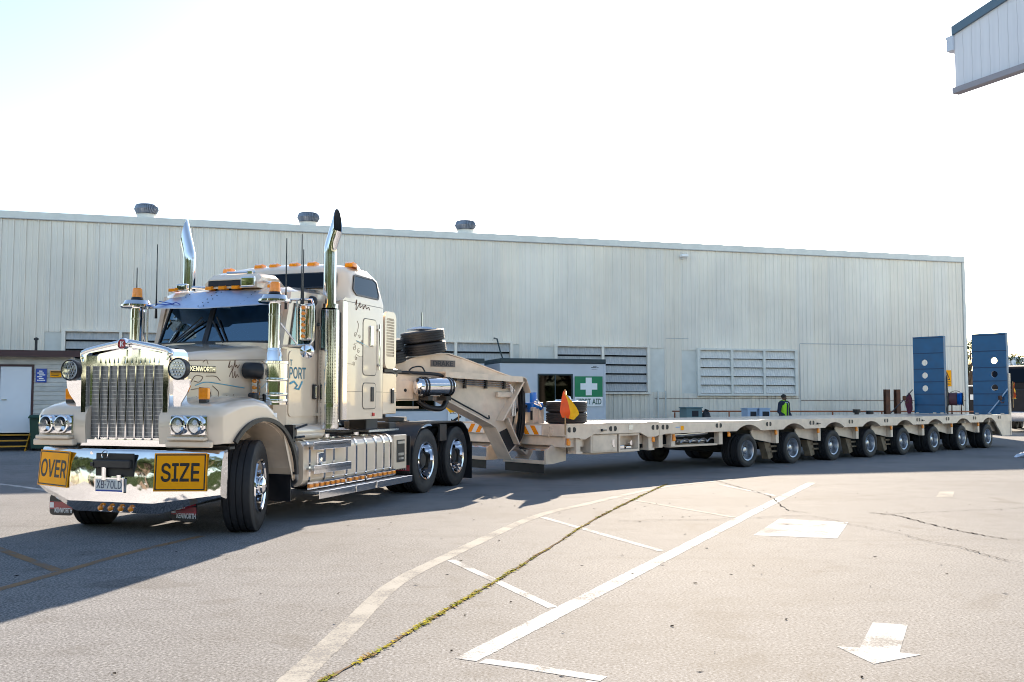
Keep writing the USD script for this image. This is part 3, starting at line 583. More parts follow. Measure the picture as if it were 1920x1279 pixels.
clothes = bones([((V3(0, 0, 1.0), .145), (V3(0, 0, 1.3), .165)), ((V3(-.1, 0, 1.38), .115), (V3(.1, 0, 1.38), .115))] +
    [x for s in (-1, 1) for x in (((V3(s * .19, 0, 1.38), .078), (V3(s * .25, .02, 1.10), .062)), ((V3(s * .25, .02, 1.10), .060), (V3(s * .205, -.12, .935), .048)))])
obj(pe, 'jacket', clothes, NAVYC, True)
obj(pe, 'trousers', bones([x for s in (-1, 1) for x in (((V3(s * .09, 0, .97), .12), (V3(s * .1, -.01, .5), .082)), ((V3(s * .1, -.01, .5), .08), (V3(s * .1, .02, .1), .065)))]), NAVYC, True)
vest = bones([((V3(0, .01, .98), .158), (V3(0, .01, 1.3), .178)), ((V3(-.085, .01, 1.38), .122), (V3(.085, .01, 1.38), .122))])
import manifold3d as m3
vm = m3.Manifold(m3.Mesh(np.asarray(vest.vertices, np.float32), np.asarray(vest.faces, np.uint32)))
vm = vm - m3.Manifold.cube((.10, .3, .8), True).translate((0, -.2, 1.25))
obj(pe, 'vest', vm, HIVIS, 40)
obj(pe, 'collar', bones([((V3(-.03, -.10, 1.40), .03), (V3(.0, -.115, 1.30), .02)), ((V3(.03, -.10, 1.40), .03), (V3(.0, -.115, 1.30), .02))], .01, 4), LIGHTB, True)
hr = trimesh.creation.icosphere(3, .095); hr.vertices[:, 2] = np.where(hr.vertices[:, 2] < -.02, -.02 + hr.vertices[:, 2] * .25, hr.vertices[:, 2]); hr.apply_translation((0, .012, 1.61))
obj(pe, 'hair', hr, HAIR, True)
obj(pe, 'face', J(*[trimesh.creation.icosphere(1, .009).apply_translation((s * .032, -.085, 1.575)) for s in (-1, 1)], bx(-.022, .022, -.094, -.08, 1.515, 1.522)), HAIR)

# ================================================================ PRIME MOVER (local x to its near side, y rearward, front axle at y=0)
TPSI = 18.427
tk = thing('prime_mover', 'cream long nosed prime mover with chrome grille and oversize signs', 'truck', (-4.0855, 11.4486, 0), -TPSI)
def T(name, mesh, m, smooth=False, label=None): return obj(tk, name, mesh, m, smooth, label)
# ---- chassis
for s in (-1, 1): T('chassis_rail', bx(s * .38, s * .46, -.55, 7.0, .72, 1.0), CHASSIS)
T('cross_member', J(*[bx(-.38, .38, y, y + .1, .76, .96) for y in (-.5, .9, 2.2, 3.6, 4.7, 6.1, 6.9)]), CHASSIS)
T('front_axle', J(cyl((-.9, 0, .5), (.9, 0, .5), .07, 10), bx(-.5, -.4, -.6, .6, .55, .62), bx(.4, .5, -.6, .6, .55, .62)), CHASSIS)
for y in (4.83, 6.19): T('drive_axle', J(cyl((-.95, y, .52), (.95, y, .52), .10, 12), trimesh.creation.icosphere(2, .22).apply_translation((0, y, .55))), CHASSIS, True)
T('engine_bay', bx(-.36, .36, -.5, .7, .62, 1.5), DARKIN)
wheel(tk, 1.05, 0, .525, .36, .30, 'steer', 1, 22); wheel(tk, -1.05, 0, .525, .36, .30, 'steer', -1, 22)
for y in (4.83, 6.19):
    for s in (-1, 1):
        wheel(tk, s * 1.09, y, .522, .28, .30, 'drive', s); wheel(tk, s * .76, y, .522, .28, .30, 'inner', s)
# ---- bumper
XS = (-1.25, -.56, .56, 1.25); YS = (-.74, -1.0, -1.0, -.74)
def bsec(x, y, zt, zb, zl, back):
    zm = zb + (zt - zb) * .45; zq = zb + (zt - zb) * .75
    return [(x, y + .050, zt - .03), (x, y + .062, zt - .008), (x, y + .08, zt), (x, min(y + .20, back - .01), zt), (x, back, zt - .03), (x, back, zl + .02), (x, min(y + .11, back - .02), zl), (x, y + .015, zb - .02), (x, y, zb), (x, y + .001, zb + (zt - zb) * .2), (x, y + .006, zm), (x, y + .024, zq)]
secs = [bsec(-1.25, -.74, .97, .54, .45, -.62), bsec(-.56, -1.0, .97, .40, .275, -.42), bsec(.56, -1.0, .97, .40, .275, -.42), bsec(1.235, -.745, .97, .49, .44, -.62)]
bump = T('bumper', loft(secs), BUMPER, 24)
T('bumper_edge', J(bx(-1.24, 1.24, -.6, -.50, .972, 1.0)), CHASSIS)
tp = T('tow_pocket', bx(-.20, .30, -1.006, -.98, .68, .93, .004), INK)
obj(tp, 'tow_bar', J(bx(-.21, .29, -1.05, -1.007, .77, .86, .01), bx(-.23, -.19, -1.06, -1.007, .79, .83)), BLACK)
obj(tp, 'tow_pin', cyl((-.06, -1.03, .64), (-.06, -1.03, .78), .028, 10), CHROME, 30); obj(tp, 'tow_pin', cyl((.14, -1.03, .64), (.14, -1.03, .70), .026, 10), CHROME, 30)
obj(tp, 'tow_ring', tube([(-.06 + .04 * math.cos(t), -1.03, .91 + .05 * math.sin(t)) for t in np.linspace(-.6, PI + .6, 12)], .007, 6), CHROME)
T('bumper_bolt', J(*[cyl((x, -1.0, z), (x, -1.012, z), .018, 8) for x, z in ((-.26, .93),)]), CHROME)
pl = T('number_plate', bx(-.185, .185, -1.022, -1.004, .51, .655, .004), PLATEW)
obj(pl, 'lettering', place(text('XB·70LD', .085, .335, .002, False, True), (0, -1.0225, .548), (1, 0, 0), (0, 0, 1)), PLATEINK)
obj(pl, 'colour_strip', bx(-.175, .175, -1.0235, -1.022, .514, .532), BLUEINK)
pf = prism(sbox(-.195, .50, .195, .665).difference(sbox(-.18, .515, .18, .65)), 'y', -1.026, -1.0225); obj(pl, 'plate_frame', pf, CHROME)
wl = math.hypot(.69, .26)
def oversize(txt, o, right, w, h, tw, lab, up=(0, .085, 1)):
    s = T('oversize_sign', plate(sbox(0, 0, w, h), .012, o, right, up), SIGNY, False, lab)
    r = np.array(right) / np.linalg.norm(right); uu = np.array(up, float); uu -= r * (uu @ r); uu /= np.linalg.norm(uu); nrm = np.cross(r, uu); o2 = np.array(o) + nrm * .0125
    obj(s, 'border', plate(sbox(.012, .012, w - .012, h - .012).difference(sbox(.026, .026, w - .026, h - .026)), .001, o2, right, up), INK)
    m = text(txt, .188, tw, .0015, True, True)
    obj(s, 'lettering', place(m, o2 + r * (w / 2) + uu * ((h - .19) / 2), right, up), INK)
oversize('SIZE', (.575, -1.012 + .004, .53), (.69, .26, 0), .56, .41, .41, 'yellow board reading SIZE on the near bumper wing')
oversize('OVER', (-1.238, -.756, .535), (.69, -.26, 0), .70, .405, .60, 'yellow board reading OVER on the far bumper wing')
for i in range(4): T('bumper_light', lathe([(-.055, .03), (-.075, .028), (-.085, .006)], 'y', 14, (-.16 + i * .135, -.9, .325)), AMBER, 40)
T('bumper_light_rims', J(*[lathe([(-.048, .038), (-.058, .036), (-.058, .03)], 'y', 14, (-.16 + i * .135, -.9, .325)) for i in range(4)]), CHROME, 40)
# mud flaps behind the front bumper
for s in (-1, 1):
    fx = .71 if s > 0 else -.98
    f = plate(rrect(-.17, 0, .17, .24, .05), .008, (fx, -.66, .18), (1, 0, 0), (0, 0, 1)); o_ = T('mud_flap', f, BLACK)
    obj(o_, 'red_panel', plate(sbox(-.165, .06, .165, .145), .002, (fx, -.669, .19), (1, 0, 0), (0, 0, 1)), BADGE)
    obj(o_, 'lettering', J(place(text('KENWORTH', .052, .25, .002, True), (fx - .09, -.6715, .213), (1, 0, 0), (0, 0, 1)), plate(sbox(-.16, .075, -.105, .135), .0015, (fx, -.6715, .19), (1, 0, 0), (0, 0, 1))), WHITEP)
# ---- grille
GY = -.83
out = [(-.58, 1.0), (-.60, 2.0), (-.585, 2.05), (-.54, 2.085), (-.12, 2.165), (0, 2.185), (.12, 2.165), (.54, 2.085), (.585, 2.05), (.60, 2.0), (.58, 1.0)]
hole = [(-.525, 1.07), (-.53, 2.02), (-.5, 2.045), (0, 2.115), (.5, 2.045), (.53, 2.02), (.525, 1.07)]
T('grille_shell', prism(Polygon(out, [hole]), 'y', GY, -.5), CHROME)
crown = smoothpath([(-.585, GY + .02, 1.95), (-.59, GY + .02, 2.0), (-.555, GY + .02, 2.065), (-.12, GY + .02, 2.15), (0, GY + .02, 2.165), (.12, GY + .02, 2.15), (.555, GY + .02, 2.065), (.59, GY + .02, 2.0), (.585, GY + .02, 1.95)], 5)
T('grille_crown', tube(crown, .032, 12), CHROME, 60)
[T('grille_side_trim', tube([(s * .575, GY + .015, 1.0), (s * .59, GY + .015, 1.96)], .014, 10), CHROME, 60) for s in (-1, 1)]
T('grille_backplate', prism(Polygon([(-.525, 1.07), (-.53, 2.02), (0, 2.12), (.53, 2.02), (.525, 1.07)]), 'y', -.745, -.73), CHROME)
usdkit.material(stage, LK + 'grille_mesh', {'g': ('texture_coordinate', {}), 's': ('separate_xyz', {}), 'm': ('math', {'math_type': 'multiply', 'value2': 62.}), 'f': ('math', {'math_type': 'fraction'}),
    'r': ('rgb_ramp', {'ramp': [(0, (.42, .42, .43)), (.34, (.42, .42, .43)), (.46, (.06, .06, .065)), (1, (.06, .06, .065))]}), 'p': ('principled_bsdf', {'roughness': .35, 'metallic': .6})},
    [('g.object', 's.vector'), ('s.x', 'm.value1'), ('m.value', 'f.value1'), ('f.value', 'r.fac'), ('r.color', 'p.base_color')], surface='p.BSDF')
gm = T('grille_mesh', bx(-.495, .495, -.765, -.747, 1.09, 1.90), LK + 'grille_mesh')
for i in range(18): obj(gm, 'rod', bx(-.495, .495, -.772, -.7655, 1.106 + i * .0465, 1.111 + i * .0465), ALLOY)
for i in range(7):
    x = (i - 3) * .122
    T('grille_bar', J(hull([(x + a, y, z) for a in (-.008, .008) for y, z in ((-.790, 1.12), (-.790, 1.93), (-.777, 1.12), (-.777, 1.93))] + [(x, -.785, 1.03), (x, -.785, 2.0)])), CHROME)
T('grille_foot_tags', J(*[hull([((i - 3.5) * .12 - .035, -.775, 1.055), ((i - 3.5) * .12 + .035, -.775, 1.055), ((i - 3.5) * .12, -.775, 1.095), ((i - 3.5) * .12, -.76, 1.06)]) for i in range(8)]), CHROME)
bd = T('grille_badge', lathe([(-.02, .055), (-.035, .05), (-.038, .005)], 'y', 24, (0, -.84, 2.14)), BADGE, 40)
obj(bd, 'bezel', lathe([(-.0, .068), (-.04, .066), (-.045, .056), (-.03, .054)], 'y', 24, (0, -.835, 2.14)), CHROME, 40)
obj(bd, 'emblem', J(plate(sbox(-.022, -.03, -.006, .03), .002, (0, -.879, 2.14), (1, 0, 0), (0, 0, 1)), plate([(-.004, 0), (.018, .03), (.026, .026), (.006, 0), (.026, -.026), (.018, -.03)], .002, (0, -.879, 2.14), (1, 0, 0), (0, 0, 1))), WHITEP)
obj(bd, 'tail', J(hull([(a, y, z) for a in (-.05, .05) for y in (-.86, -.83) for z in (2.0, 2.08)]), bx(-.012, .012, -.86, -.82, 1.92, 2.0)), CHROME)
# ---- hood
def hring(y, hw, zb, zt, r, cr):
    L = [(-hw, zb), (-hw, zb + (zt - zb) * .5)]; arc = [( -hw + r - r * math.cos(t), zt - r + r * math.sin(t)) for t in np.linspace(0, PI / 2, 6)]
    L += arc + [(-hw * .4, zt + cr * .7), (0, zt + cr)]
    R_ = [(-a, b) for a, b in L[:-1]][::-1]
    return [(a, y, b) for a, b in L + R_]
T('hood', loft([hring(-.60, .555, 1.0, 2.03, .10, .06), hring(-.2, .62, 1.0, 2.09, .12, .06), hring(.3, .71, 1.0, 2.15, .14, .05), hring(.66, .80, 1.1, 2.19, .15, .045), hring(.86, .90, 1.15, 2.205, .12, .04)]), CREAM, 50)
def hx(y): return float(np.interp(y, [-.6, -.2, .3, .66, .86], [.555, .62, .71, .80, .90]))
for s in (-1, 1):
    T('hood_seam', J(tube([(s * (hx(y) + .001), y, 1.96 + .04 * (y + .6)) for y in np.linspace(-.5, .84, 9)], .004, 5), tube([(s * (hx(y) + .001), y, 1.53) for y in np.linspace(-.1, .84, 7)], .004, 5)), PIN)
    T('name_badge', place(sbox_m := trimesh.creation.box((.40, .075, .006)), (s * (hx(-.26) + .006), -.26, 1.87), (s * .2, s * 1, 0), (0, 0, 1)), BLACK)
    rr = (.2 * s if s > 0 else -.2 * -1, s * 1.0, 0)
    T('badge_lettering', place(text('KENWORTH', .052, .37, .004, True, True), (s * (hx(-.26) + .010), -.26, 1.846), (s * .2 * s, s, 0) if s > 0 else (.2, -1, 0), (0, 0, 1)), CHROME)
def side_curve(x, P, r=.004): return tube([(x(y) if callable(x) else x, y, z) for y, z in smoothpath([(a, b, 0) for a, b in P], 6)[:, :2]], r, 5)
hxo = lambda y: hx(y) + .002
T('pinstripe_scroll', J(side_curve(hxo, [(-.42, 1.72), (-.36, 1.79), (-.25, 1.78), (-.30, 1.72), (-.38, 1.73)]), side_curve(hxo, [(-.2, 1.79), (-.05, 1.79), (.02, 1.74)]), side_curve(hxo, [(-.3, 1.66), (-.16, 1.64), (-.12, 1.55), (-.2, 1.5)]),
    side_curve(hxo, [(-.42, 1.63), (-.3, 1.64), (-.2, 1.58), (-.26, 1.52), (-.34, 1.55)]), side_curve(hxo, [(-.1, 1.68), (.0, 1.60), (-.05, 1.52)]), side_curve(hxo, [(.12, 1.57), (.2, 1.55), (.24, 1.58)]), side_curve(hxo, [(-.25, 1.95), (-.2, 1.98), (-.17, 1.93)])), PIN)
T('pinstripe_blue', side_curve(hxo, [(-.36, 1.68), (-.2, 1.72), (.05, 1.70), (.4, 1.66)], .006), PINB)
T('script_lettering', J(side_curve(hxo, [(.14, 1.90), (.17, 1.98), (.155, 1.90), (.20, 1.925), (.205, 1.86), (.235, 1.93), (.25, 1.99), (.252, 1.91), (.275, 1.935), (.29, 1.90), (.32, 1.94)], .0042), side_curve(hxo, [(.16, 1.79), (.20, 1.86), (.215, 1.78), (.24, 1.81), (.25, 1.86), (.26, 1.78), (.285, 1.82), (.31, 1.79)], .0042)), PIN)
# ---- fenders
def fender_poly(d):
    top = [(-.84, 1.03), (-.855, 1.20), (-.85, 1.34), (-.80, 1.43), (-.66, 1.48), (-.40, 1.545), (-.10, 1.565), (.14, 1.53), (.36, 1.41), (.54, 1.23), (.68, .99), (.77, .74), (.81, .55)]
    arch = [(.745, .55)] + [(.02 + .70 * math.cos(t), .60 + .66 * math.sin(t)) for t in np.linspace(.08, PI - .72, 12)]
    T_ = np.array(top); Tn = np.gradient(T_, axis=0); Tn /= np.linalg.norm(Tn, axis=1)[:, None]; N = np.stack([Tn[:, 1], -Tn[:, 0]], 1)
    T_ = T_ + N * d; return np.vstack([T_, arch])
for s in (-1, 1):
    rings = []
    for x, d in ((.50, .0), (.98, .0), (1.12, .012), (1.20, .04), (1.245, .09), (1.25, .12)):
        p = fender_poly(d)
        if d > .1: p[13:] += 0
        rings.append([(s * x, a, b) for a, b in p])
    f = loft(rings, cap=False)
    caps = []
    for xr in (.50, 1.25):
        pp = fender_poly(0 if xr < 1 else .12); v, fc = trimesh.creation.triangulate_polygon(Polygon(pp), engine='earcut')
        caps.append(trimesh.Trimesh(np.c_[np.full(len(v), s * xr), v], fc, process=False))
    fn = T('fender', J(f, *caps), CREAM, 40)
    arc = [(s * 1.252, .02 + .705 * math.cos(t), .60 + .665 * math.sin(t)) for t in np.linspace(.0, PI - .70, 22)]
    obj(fn, 'rubber_flare', J(loft([[(s * 1.22, y, z), (s * 1.285, y, z), (s * 1.285, .02 + (y - .02) * 1.07, .60 + (z - .6) * 1.07), (s * 1.22, .02 + (y - .02) * 1.07, .60 + (z - .6) * 1.07)] for _, y, z in arc])), BLACK, 30)
    obj(fn, 'inner_guard', loft([[(s * .5, y, z), (s * 1.2, y, z), (s * 1.2, .02 + (y - .02) * .985, .6 + (z - .6) * .985), (s * .5, .02 + (y - .02) * .985, .6 + (z - .6) * .985)] for _, y, z in arc[1:-1]]), CREAM2, 30)
    obj(fn, 'splash_flap', J(bx(s * .62, s * 1.2, .72, .735, .27, .60)), BLACK)
    hb = obj(fn, 'headlight_bezel', bx(s * .665, s * 1.13, -.872, -.845, 1.13, 1.345, .01), CHROME)
    for x in (.79, 1.005):
        hl = T('headlight', lathe([(.0, .103), (-.045, .100), (-.05, .086), (-.035, .084), (.0, .09)], 'y', 28, (s * x, -.868, 1.24), closed=True), CHROME, 35)
        obj(hl, 'reflector', lathe([(-.034, .084), (-.014, .06), (-.006, .02)], 'y', 24, (s * x, -.868, 1.24)), CHROME, 40)
        obj(hl, 'projector', J(lathe([(-.01, .032), (-.035, .03), (-.04, .004)], 'y', 16, (s * x, -.868, 1.27)), lathe([(-.01, .026), (-.03, .024), (-.034, .004)], 'y', 16, (s * x, -.868, 1.195)), bx(s * x - .075, s * x + .075, -.898, -.88, 1.232, 1.243)), LEDW, 35)
        obj(hl, 'lens', lathe([(-.05, .086), (-.066, .06), (-.072, .004)], 'y', 24, (s * x, -.868, 1.24)), GLASSH, 60)
    T('headlight_tray', J(bx(s * .66, s * 1.14, -.93, -.845, 1.075, 1.115, .01), bx(s * .62, s * 1.2, -.90, -.83, 1.0, 1.07, .012)), CREAM)
    mk = T('indicator', rbox(s * .92 - .06, s * .92 + .06, -.66, -.60, 1.52, 1.65, .012), AMBER, 40); obj(mk, 'foot', bx(s * .92 - .05, s * .92 + .05, -.655, -.605, 1.47, 1.519), BLACK)
    # driving lights on polished brackets
    br = T('light_bracket', J(loft([[(s * .62, y - .0, z), (s * x1, y, z), (s * x1, y + .02, z), (s * .62, y + .02, z)] for x1, y, z in ((.84, -.79, 1.74), (.84, -.78, 1.66), (.80, -.78, 1.58), (.72, -.77, 1.48), (.70, -.76, 1.35), (.66, -.76, 1.22))])), CHROME, 40)
    dl = T('driving_light', lathe([(.06, .06), (.02, .112), (-.05, .125), (-.07, .118), (-.06, .105), (-.02, .10), (.05, .05)], 'y', 32, (s * .735, -.80, 1.855), closed=True), BLACK, 35)
    obj(dl, 'reflector', lathe([(-.055, .106), (-.05, .004)], 'y', 28, (s * .735, -.80, 1.855)), LEDW)
    leds = [(a * .036 + (.018 if b % 2 else 0), b * .033) for a in range(-3, 4) for b in range(-3, 4)]
    obj(dl, 'led_cells', J(*[lathe([(-.056, .014), (-.062, .011), (-.060, .004)], 'y', 8, (s * .735 + a, -.80, 1.855 + b)) for a, b in leds if math.hypot(a, b) < .095]), CHROME)
    obj(dl, 'lens', lathe([(-.068, .104), (-.072, .004)], 'y', 28, (s * .735, -.80, 1.855)), GLASSH)
    obj(dl, 'foot', bx(s * .735 - .03, s * .735 + .03, -.84, -.78, 1.735, 1.75), BLACK)
T('side_repeater', rbox(1.225, 1.25, .24, .33, 1.30, 1.36, .01), WHITEP, 40)
cm = T('hood_mirror', J(tube([(.80, .42, 1.40), (.95, .36, 1.47)], .016, 6), rbox(.88, .98, .24, .36, 1.45, 1.60, .03), bx(.78, .96, .40, .5, 1.36, 1.43, .01)), BLACK, 40)
# ---- cab
ci = 0.985
T('cab_body', loft([[(-x, y, 1.18), (x, y, 1.18), (x, y, 2.16), (-x, y, 2.16)] for x, y in ((.90, .78), (ci, .95), (ci, 1.95))]), CREAM, 20)
T('cab_underline', bx(-ci - .004, ci + .004, .95, 1.95, 1.15, 1.179), CHASSIS)
for s in (-1, 1):
    sp = Polygon([(.84, 2.16), (1.95, 2.16), (1.95, 2.90), (1.04, 2.90)], [[(1.0, 2.2), (1.12, 2.74), (1.58, 2.74), (1.62, 2.70), (1.62, 2.2)]])
    T('side_frame', prism(sp, 'x', s * (ci - .07), s * (ci - .005)), CREAM)
    dw = T('door_window', prism(Polygon([(.98, 2.18), (1.11, 2.76), (1.6, 2.76), (1.64, 2.71), (1.64, 2.18)], [[(1.02, 2.21), (1.13, 2.73), (1.58, 2.73), (1.61, 2.69), (1.61, 2.21)]]), 'x', s * (ci - .004), s * (ci + .006)), BLACK)
    obj(dw, 'pane', prism(Polygon([(1.0, 2.2), (1.12, 2.74), (1.58, 2.74), (1.62, 2.70), (1.62, 2.2)]), 'x', s * (ci - .04), s * (ci - .034)), GLASSW)
    d = T('door', prism(rrect(.98, 1.30, 1.74, 2.14, .07), 'x', s * ci, s * (ci + .012)), CREAM, 20)
    obj(d, 'handle', J(rbox(s * (ci + .012), s * (ci + .045), 1.55, 1.63, 1.52, 1.72, .015)), BLACK, 40); obj(d, 'handle_bar', rbox(s * (ci + .04), s * (ci + .062), 1.575, 1.605, 1.54, 1.70, .01), CHROME, 40)
    rt = (0, s, 0); oo = lambda y, z: (s * (ci + .0125), y, z)
    obj(d, 'lettering', J(place(text('T', .075, None, .002, True), oo(1.0 if s > 0 else 1.5, 1.95), rt, (0, 0, 1)), place(text('PORT', .14, .40, .002, True), oo(.99 if s > 0 else 1.60, 1.79), rt, (0, 0, 1))), TEAL)
    obj(d, 'lettering_swash', J(tube([(s * (ci + .014), y, z) for y, z in ((1.0, 1.72), (1.10, 1.75), (1.18, 1.70), (1.12, 1.66), (1.22, 1.65), (1.30, 1.75))], .014, 5)), PINB)
    T('a_pillar', hull([(s * a, y, z) for a, y, z in ((.86, .80, 2.18), (.92, .86, 2.18), (.93, .97, 2.18), (.74, 1.02, 2.86), (.90, 1.06, 2.88), (.78, .99, 2.86), (.915, 1.0, 2.2))]), CREAM, 20)
T('rear_panel', bx(-ci + .07, ci - .07, 1.90, 1.95, 2.16, 2.9), DARKIN)
T('cab_roof', loft([[(-x, y, z0), (x, y, z0), (x, y, z1), (x * .85, y, z2), (-x * .85, y, z2), (-x, y, z1)] for x, y, z0, z1, z2 in ((.80, .92, 2.84, 2.86, 2.88), (.95, 1.05, 2.84, 2.90, 2.95), (ci, 1.2, 2.84, 2.92, 2.985), (ci, 1.95, 2.84, 2.94, 3.02))]), CREAM, 30)
T('cowl', J(loft([[(-x, y, 2.15), (x, y, 2.15), (x, y, z), (-x, y, z)] for x, y, z in ((.5, .62, 2.235), (.84, .74, 2.225), (.88, .86, 2.22))])), CREAM, 30)
for s in (-1, 1):
    q = [np.array(p, float) for p in ((0, .60, 2.22), (s * .86, .79, 2.22), (s * .77, .99, 2.86), (0, .86, 2.88))]
    nn = np.cross(q[1] - q[0], q[3] - q[0]); nn /= np.linalg.norm(nn); nn *= -np.sign(nn[1])
    ce = sum(q) / 4; T('windscreen', hull([p for p in q] + [p - nn * .008 for p in q]), GLASSW)
    inn = [ce + (p - ce) * np.array([.93, .93, .90]) for p in q]
    fr = []
    for i in range(4):
        a, b, c, d_ = q[i], q[(i + 1) % 4], inn[(i + 1) % 4], inn[i]
        fr.append(hull([p + nn * e for p in (a, b, c, d_) for e in (.002, .016)]))
    T('windscreen_seal', J(*fr), BLACK)
    for off in (0.0,):
        b0 = np.array((s * .10, .60, 2.245)); b1 = np.array((s * .50 if s < 0 else .42, .70, 2.26))
        P0 = q[0] + (q[1] - q[0]) * (.62 if s < 0 else .30); P1 = q[0] + (q[1] - q[0]) * .07 + (q[3] - q[0]) * .42
        T('wiper', J(tube([P0 + nn * .04 + (0, 0, .0), P1 + nn * .05], .012, 6), tube([P0 + nn * .03 + (q[1] - q[0]) * .06, P1 + nn * .035 + (q[1] - q[0]) * .05 + (0, 0, .06)], .009, 5)), BLACK)
T('centre_bar', hull([(a, y + dy, z) for a in (-.035, .035) for y, z in ((.585, 2.22), (.845, 2.88)) for dy in (0, .04)]), BLACK)
T('mirror_inside', rbox(.10, .22, .80, .83, 2.70, 2.76, .01), WHITEP)
# cab interior
T('dashboard', rbox(-.85, .85, .86, 1.15, 2.0, 2.22, .05), DARKIN)
for s in (-1, 1):
    st = T('seat', J(rbox(s * .45 - .24, s * .45 + .24, 1.25, 1.72, 1.75, 1.92, .05), rbox(s * .45 - .23, s * .45 + .23, 1.66, 1.80, 1.85, 2.45, .05), rbox(s * .45 - .12, s * .45 + .12, 1.68, 1.78, 2.47, 2.66, .04)), SEAT, 40)
T('steering_wheel', J(tube([(-.45 + .21 * math.cos(t), 1.2 + .08 * math.sin(t), 2.24 + .19 * math.sin(t)) for t in np.linspace(0, 2 * PI, 25)], .015, 6), bx(-.6, -.3, 1.19, 1.22, 2.22, 2.26)), BLACK, 50)
# visor
VB = [(-.88, .68, 2.715), (0, .46, 2.665), (.88, .68, 2.715)]; VT = [(-.72, 1.02, 2.92), (0, .92, 2.935), (.72, 1.02, 2.92)]
vz = []
for a, b in ((0, 1), (1, 2)):
    p = [np.array(t, float) for t in (VB[a], VB[b], VT[b], VT[a])]; vz.append(hull(p + [t + (0, .004, -.012) for t in p]))
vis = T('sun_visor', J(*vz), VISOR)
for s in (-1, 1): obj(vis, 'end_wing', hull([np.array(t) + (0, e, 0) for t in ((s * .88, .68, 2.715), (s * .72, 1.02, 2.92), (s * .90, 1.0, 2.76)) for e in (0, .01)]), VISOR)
obj(vis, 'rivet_row', J(*[trimesh.creation.icosphere(1, .008).apply_translation(np.array((x * k, 0, 0)) + np.array(VB[1]) * (1 - t) * np.array([0, 1, 1]) + np.array(VT[1]) * t * np.array([0, 1, 1]) + np.array([0, .24 * abs(x) / .88 * (1 - t) + .1 * abs(x) / .72 * t, (.05 * (1 - t) - .015 * t) * abs(x) / .88])) for x in (-.5, -.04, .04, .5) for k in (1,) for t in (.1, .3, .5, .7, .9)]), INK)
obj(vis, 'scroll', tube(smoothpath([(-.82, .70, 2.765), (-.62, .70, 2.75), (-.5, .67, 2.77), (-.42, .65, 2.745)], 5), .006, 5), BLUEINK)
obj(vis, 'scroll', tube(smoothpath([(-.80, .72, 2.80), (-.66, .73, 2.775), (-.55, .70, 2.755)], 5), .006, 5), BLUEINK)
# roof unit and lamps on the cab
ac = T('roof_cooler', loft([[(x0, y, 2.97), (x1, y, 2.97), (x1, y, z - .05), (x1 - .06, y, z), (x0 + .06, y, z), (x0, y, z - .05)] for x0, x1, y, z in ((-.30, .50, 1.00, 3.09), (-.30, .50, 1.1, 3.165), (-.28, .5, 1.5, 3.18), (-.24, .46, 1.72, 3.10))]), CREAM, 30)
obj(ac, 'grille', bx(-.24, .26, .985, .999, 3.0, 3.075), DARKIN); obj(ac, 'lid_bar', J(cyl((-.05, 1.12, 3.19), (.30, 1.25, 3.2), .02, 8), bx(.2, .28, 1.2, 1.28, 3.18, 3.215)), CHROME, 40)
T('work_lamp', rbox(.28, .48, .94, 1.0, 2.975, 3.11, .02), CHROME, 40); T('work_lamp', rbox(-.76, -.60, 1.0, 1.08, 2.96, 3.06, .02), CHROME, 40)
for x in (-.80, -.22, -.02, .18, .72):
    l = T('roof_marker', loft([[(x - .055 * k, y, 2.955 - .0 + z0), (x + .055 * k, y, 2.955 + z0), (x + .055 * k, y, 2.955 + z1), (x - .055 * k, y, 2.955 + z1)] for k, y, z0, z1 in ((.8, .955, 0, .035), (1, .975, 0, .05), (1, 1.05, 0, .05))]), AMBER, 40)
T('horn_pipe', J(cyl((-.58, 1.1, 3.02), (-.30, 1.2, 3.0), .02, 8), cyl((.5, 1.15, 3.06), (.8, 1.0, 3.0), .018, 8)), CHROME, 40)
# ---- sleeper
def slring(y, zt, w, zb):
    L = [(-1.22, zb), (-1.22, min(2.92, zt - .1)), (-w - .04, zt - .13), (-w + .06, zt - .03), (-w * .6, zt + .02), (0, zt + .04)]
    return [(a, y, b) for a, b in L + [(-a, b) for a, b in L[:-1]][::-1]]
slp = T('sleeper', loft([slring(1.96, 2.98, 1.10, 1.24), slring(2.02, 3.03, 1.10, 1.24), slring(2.22, 3.31, 1.10, 1.24), slring(2.34, 3.40, 1.09, 1.24), slring(2.55, 3.45, 1.08, 1.24), slring(3.05, 3.44, 1.08, 1.24), slring(3.17, 3.40, 1.08, 1.24), slring(3.20, 3.32, 1.09, 1.24)]), CREAM, 32)
u_ = np.array([0, .20, .28]); u_ /= np.linalg.norm(u_)
wp = Polygon([(-1.0, .03), (1.0, .03), (1.05, .10), (.99, .285), (-.99, .285), (-1.05, .10)]).buffer(-.02).buffer(.02)
obj(slp, 'front_window', plate(wp, .012, np.array([0, 2.02, 3.04]) + np.array([0, -.010, .008]), (1, 0, 0), u_), GLASSD)
obj(slp, 'window_seal', plate(wp.buffer(.02).difference(wp), .014, np.array([0, 2.02, 3.04]) + np.array([0, -.010, .008]), (1, 0, 0), u_), BLACK)
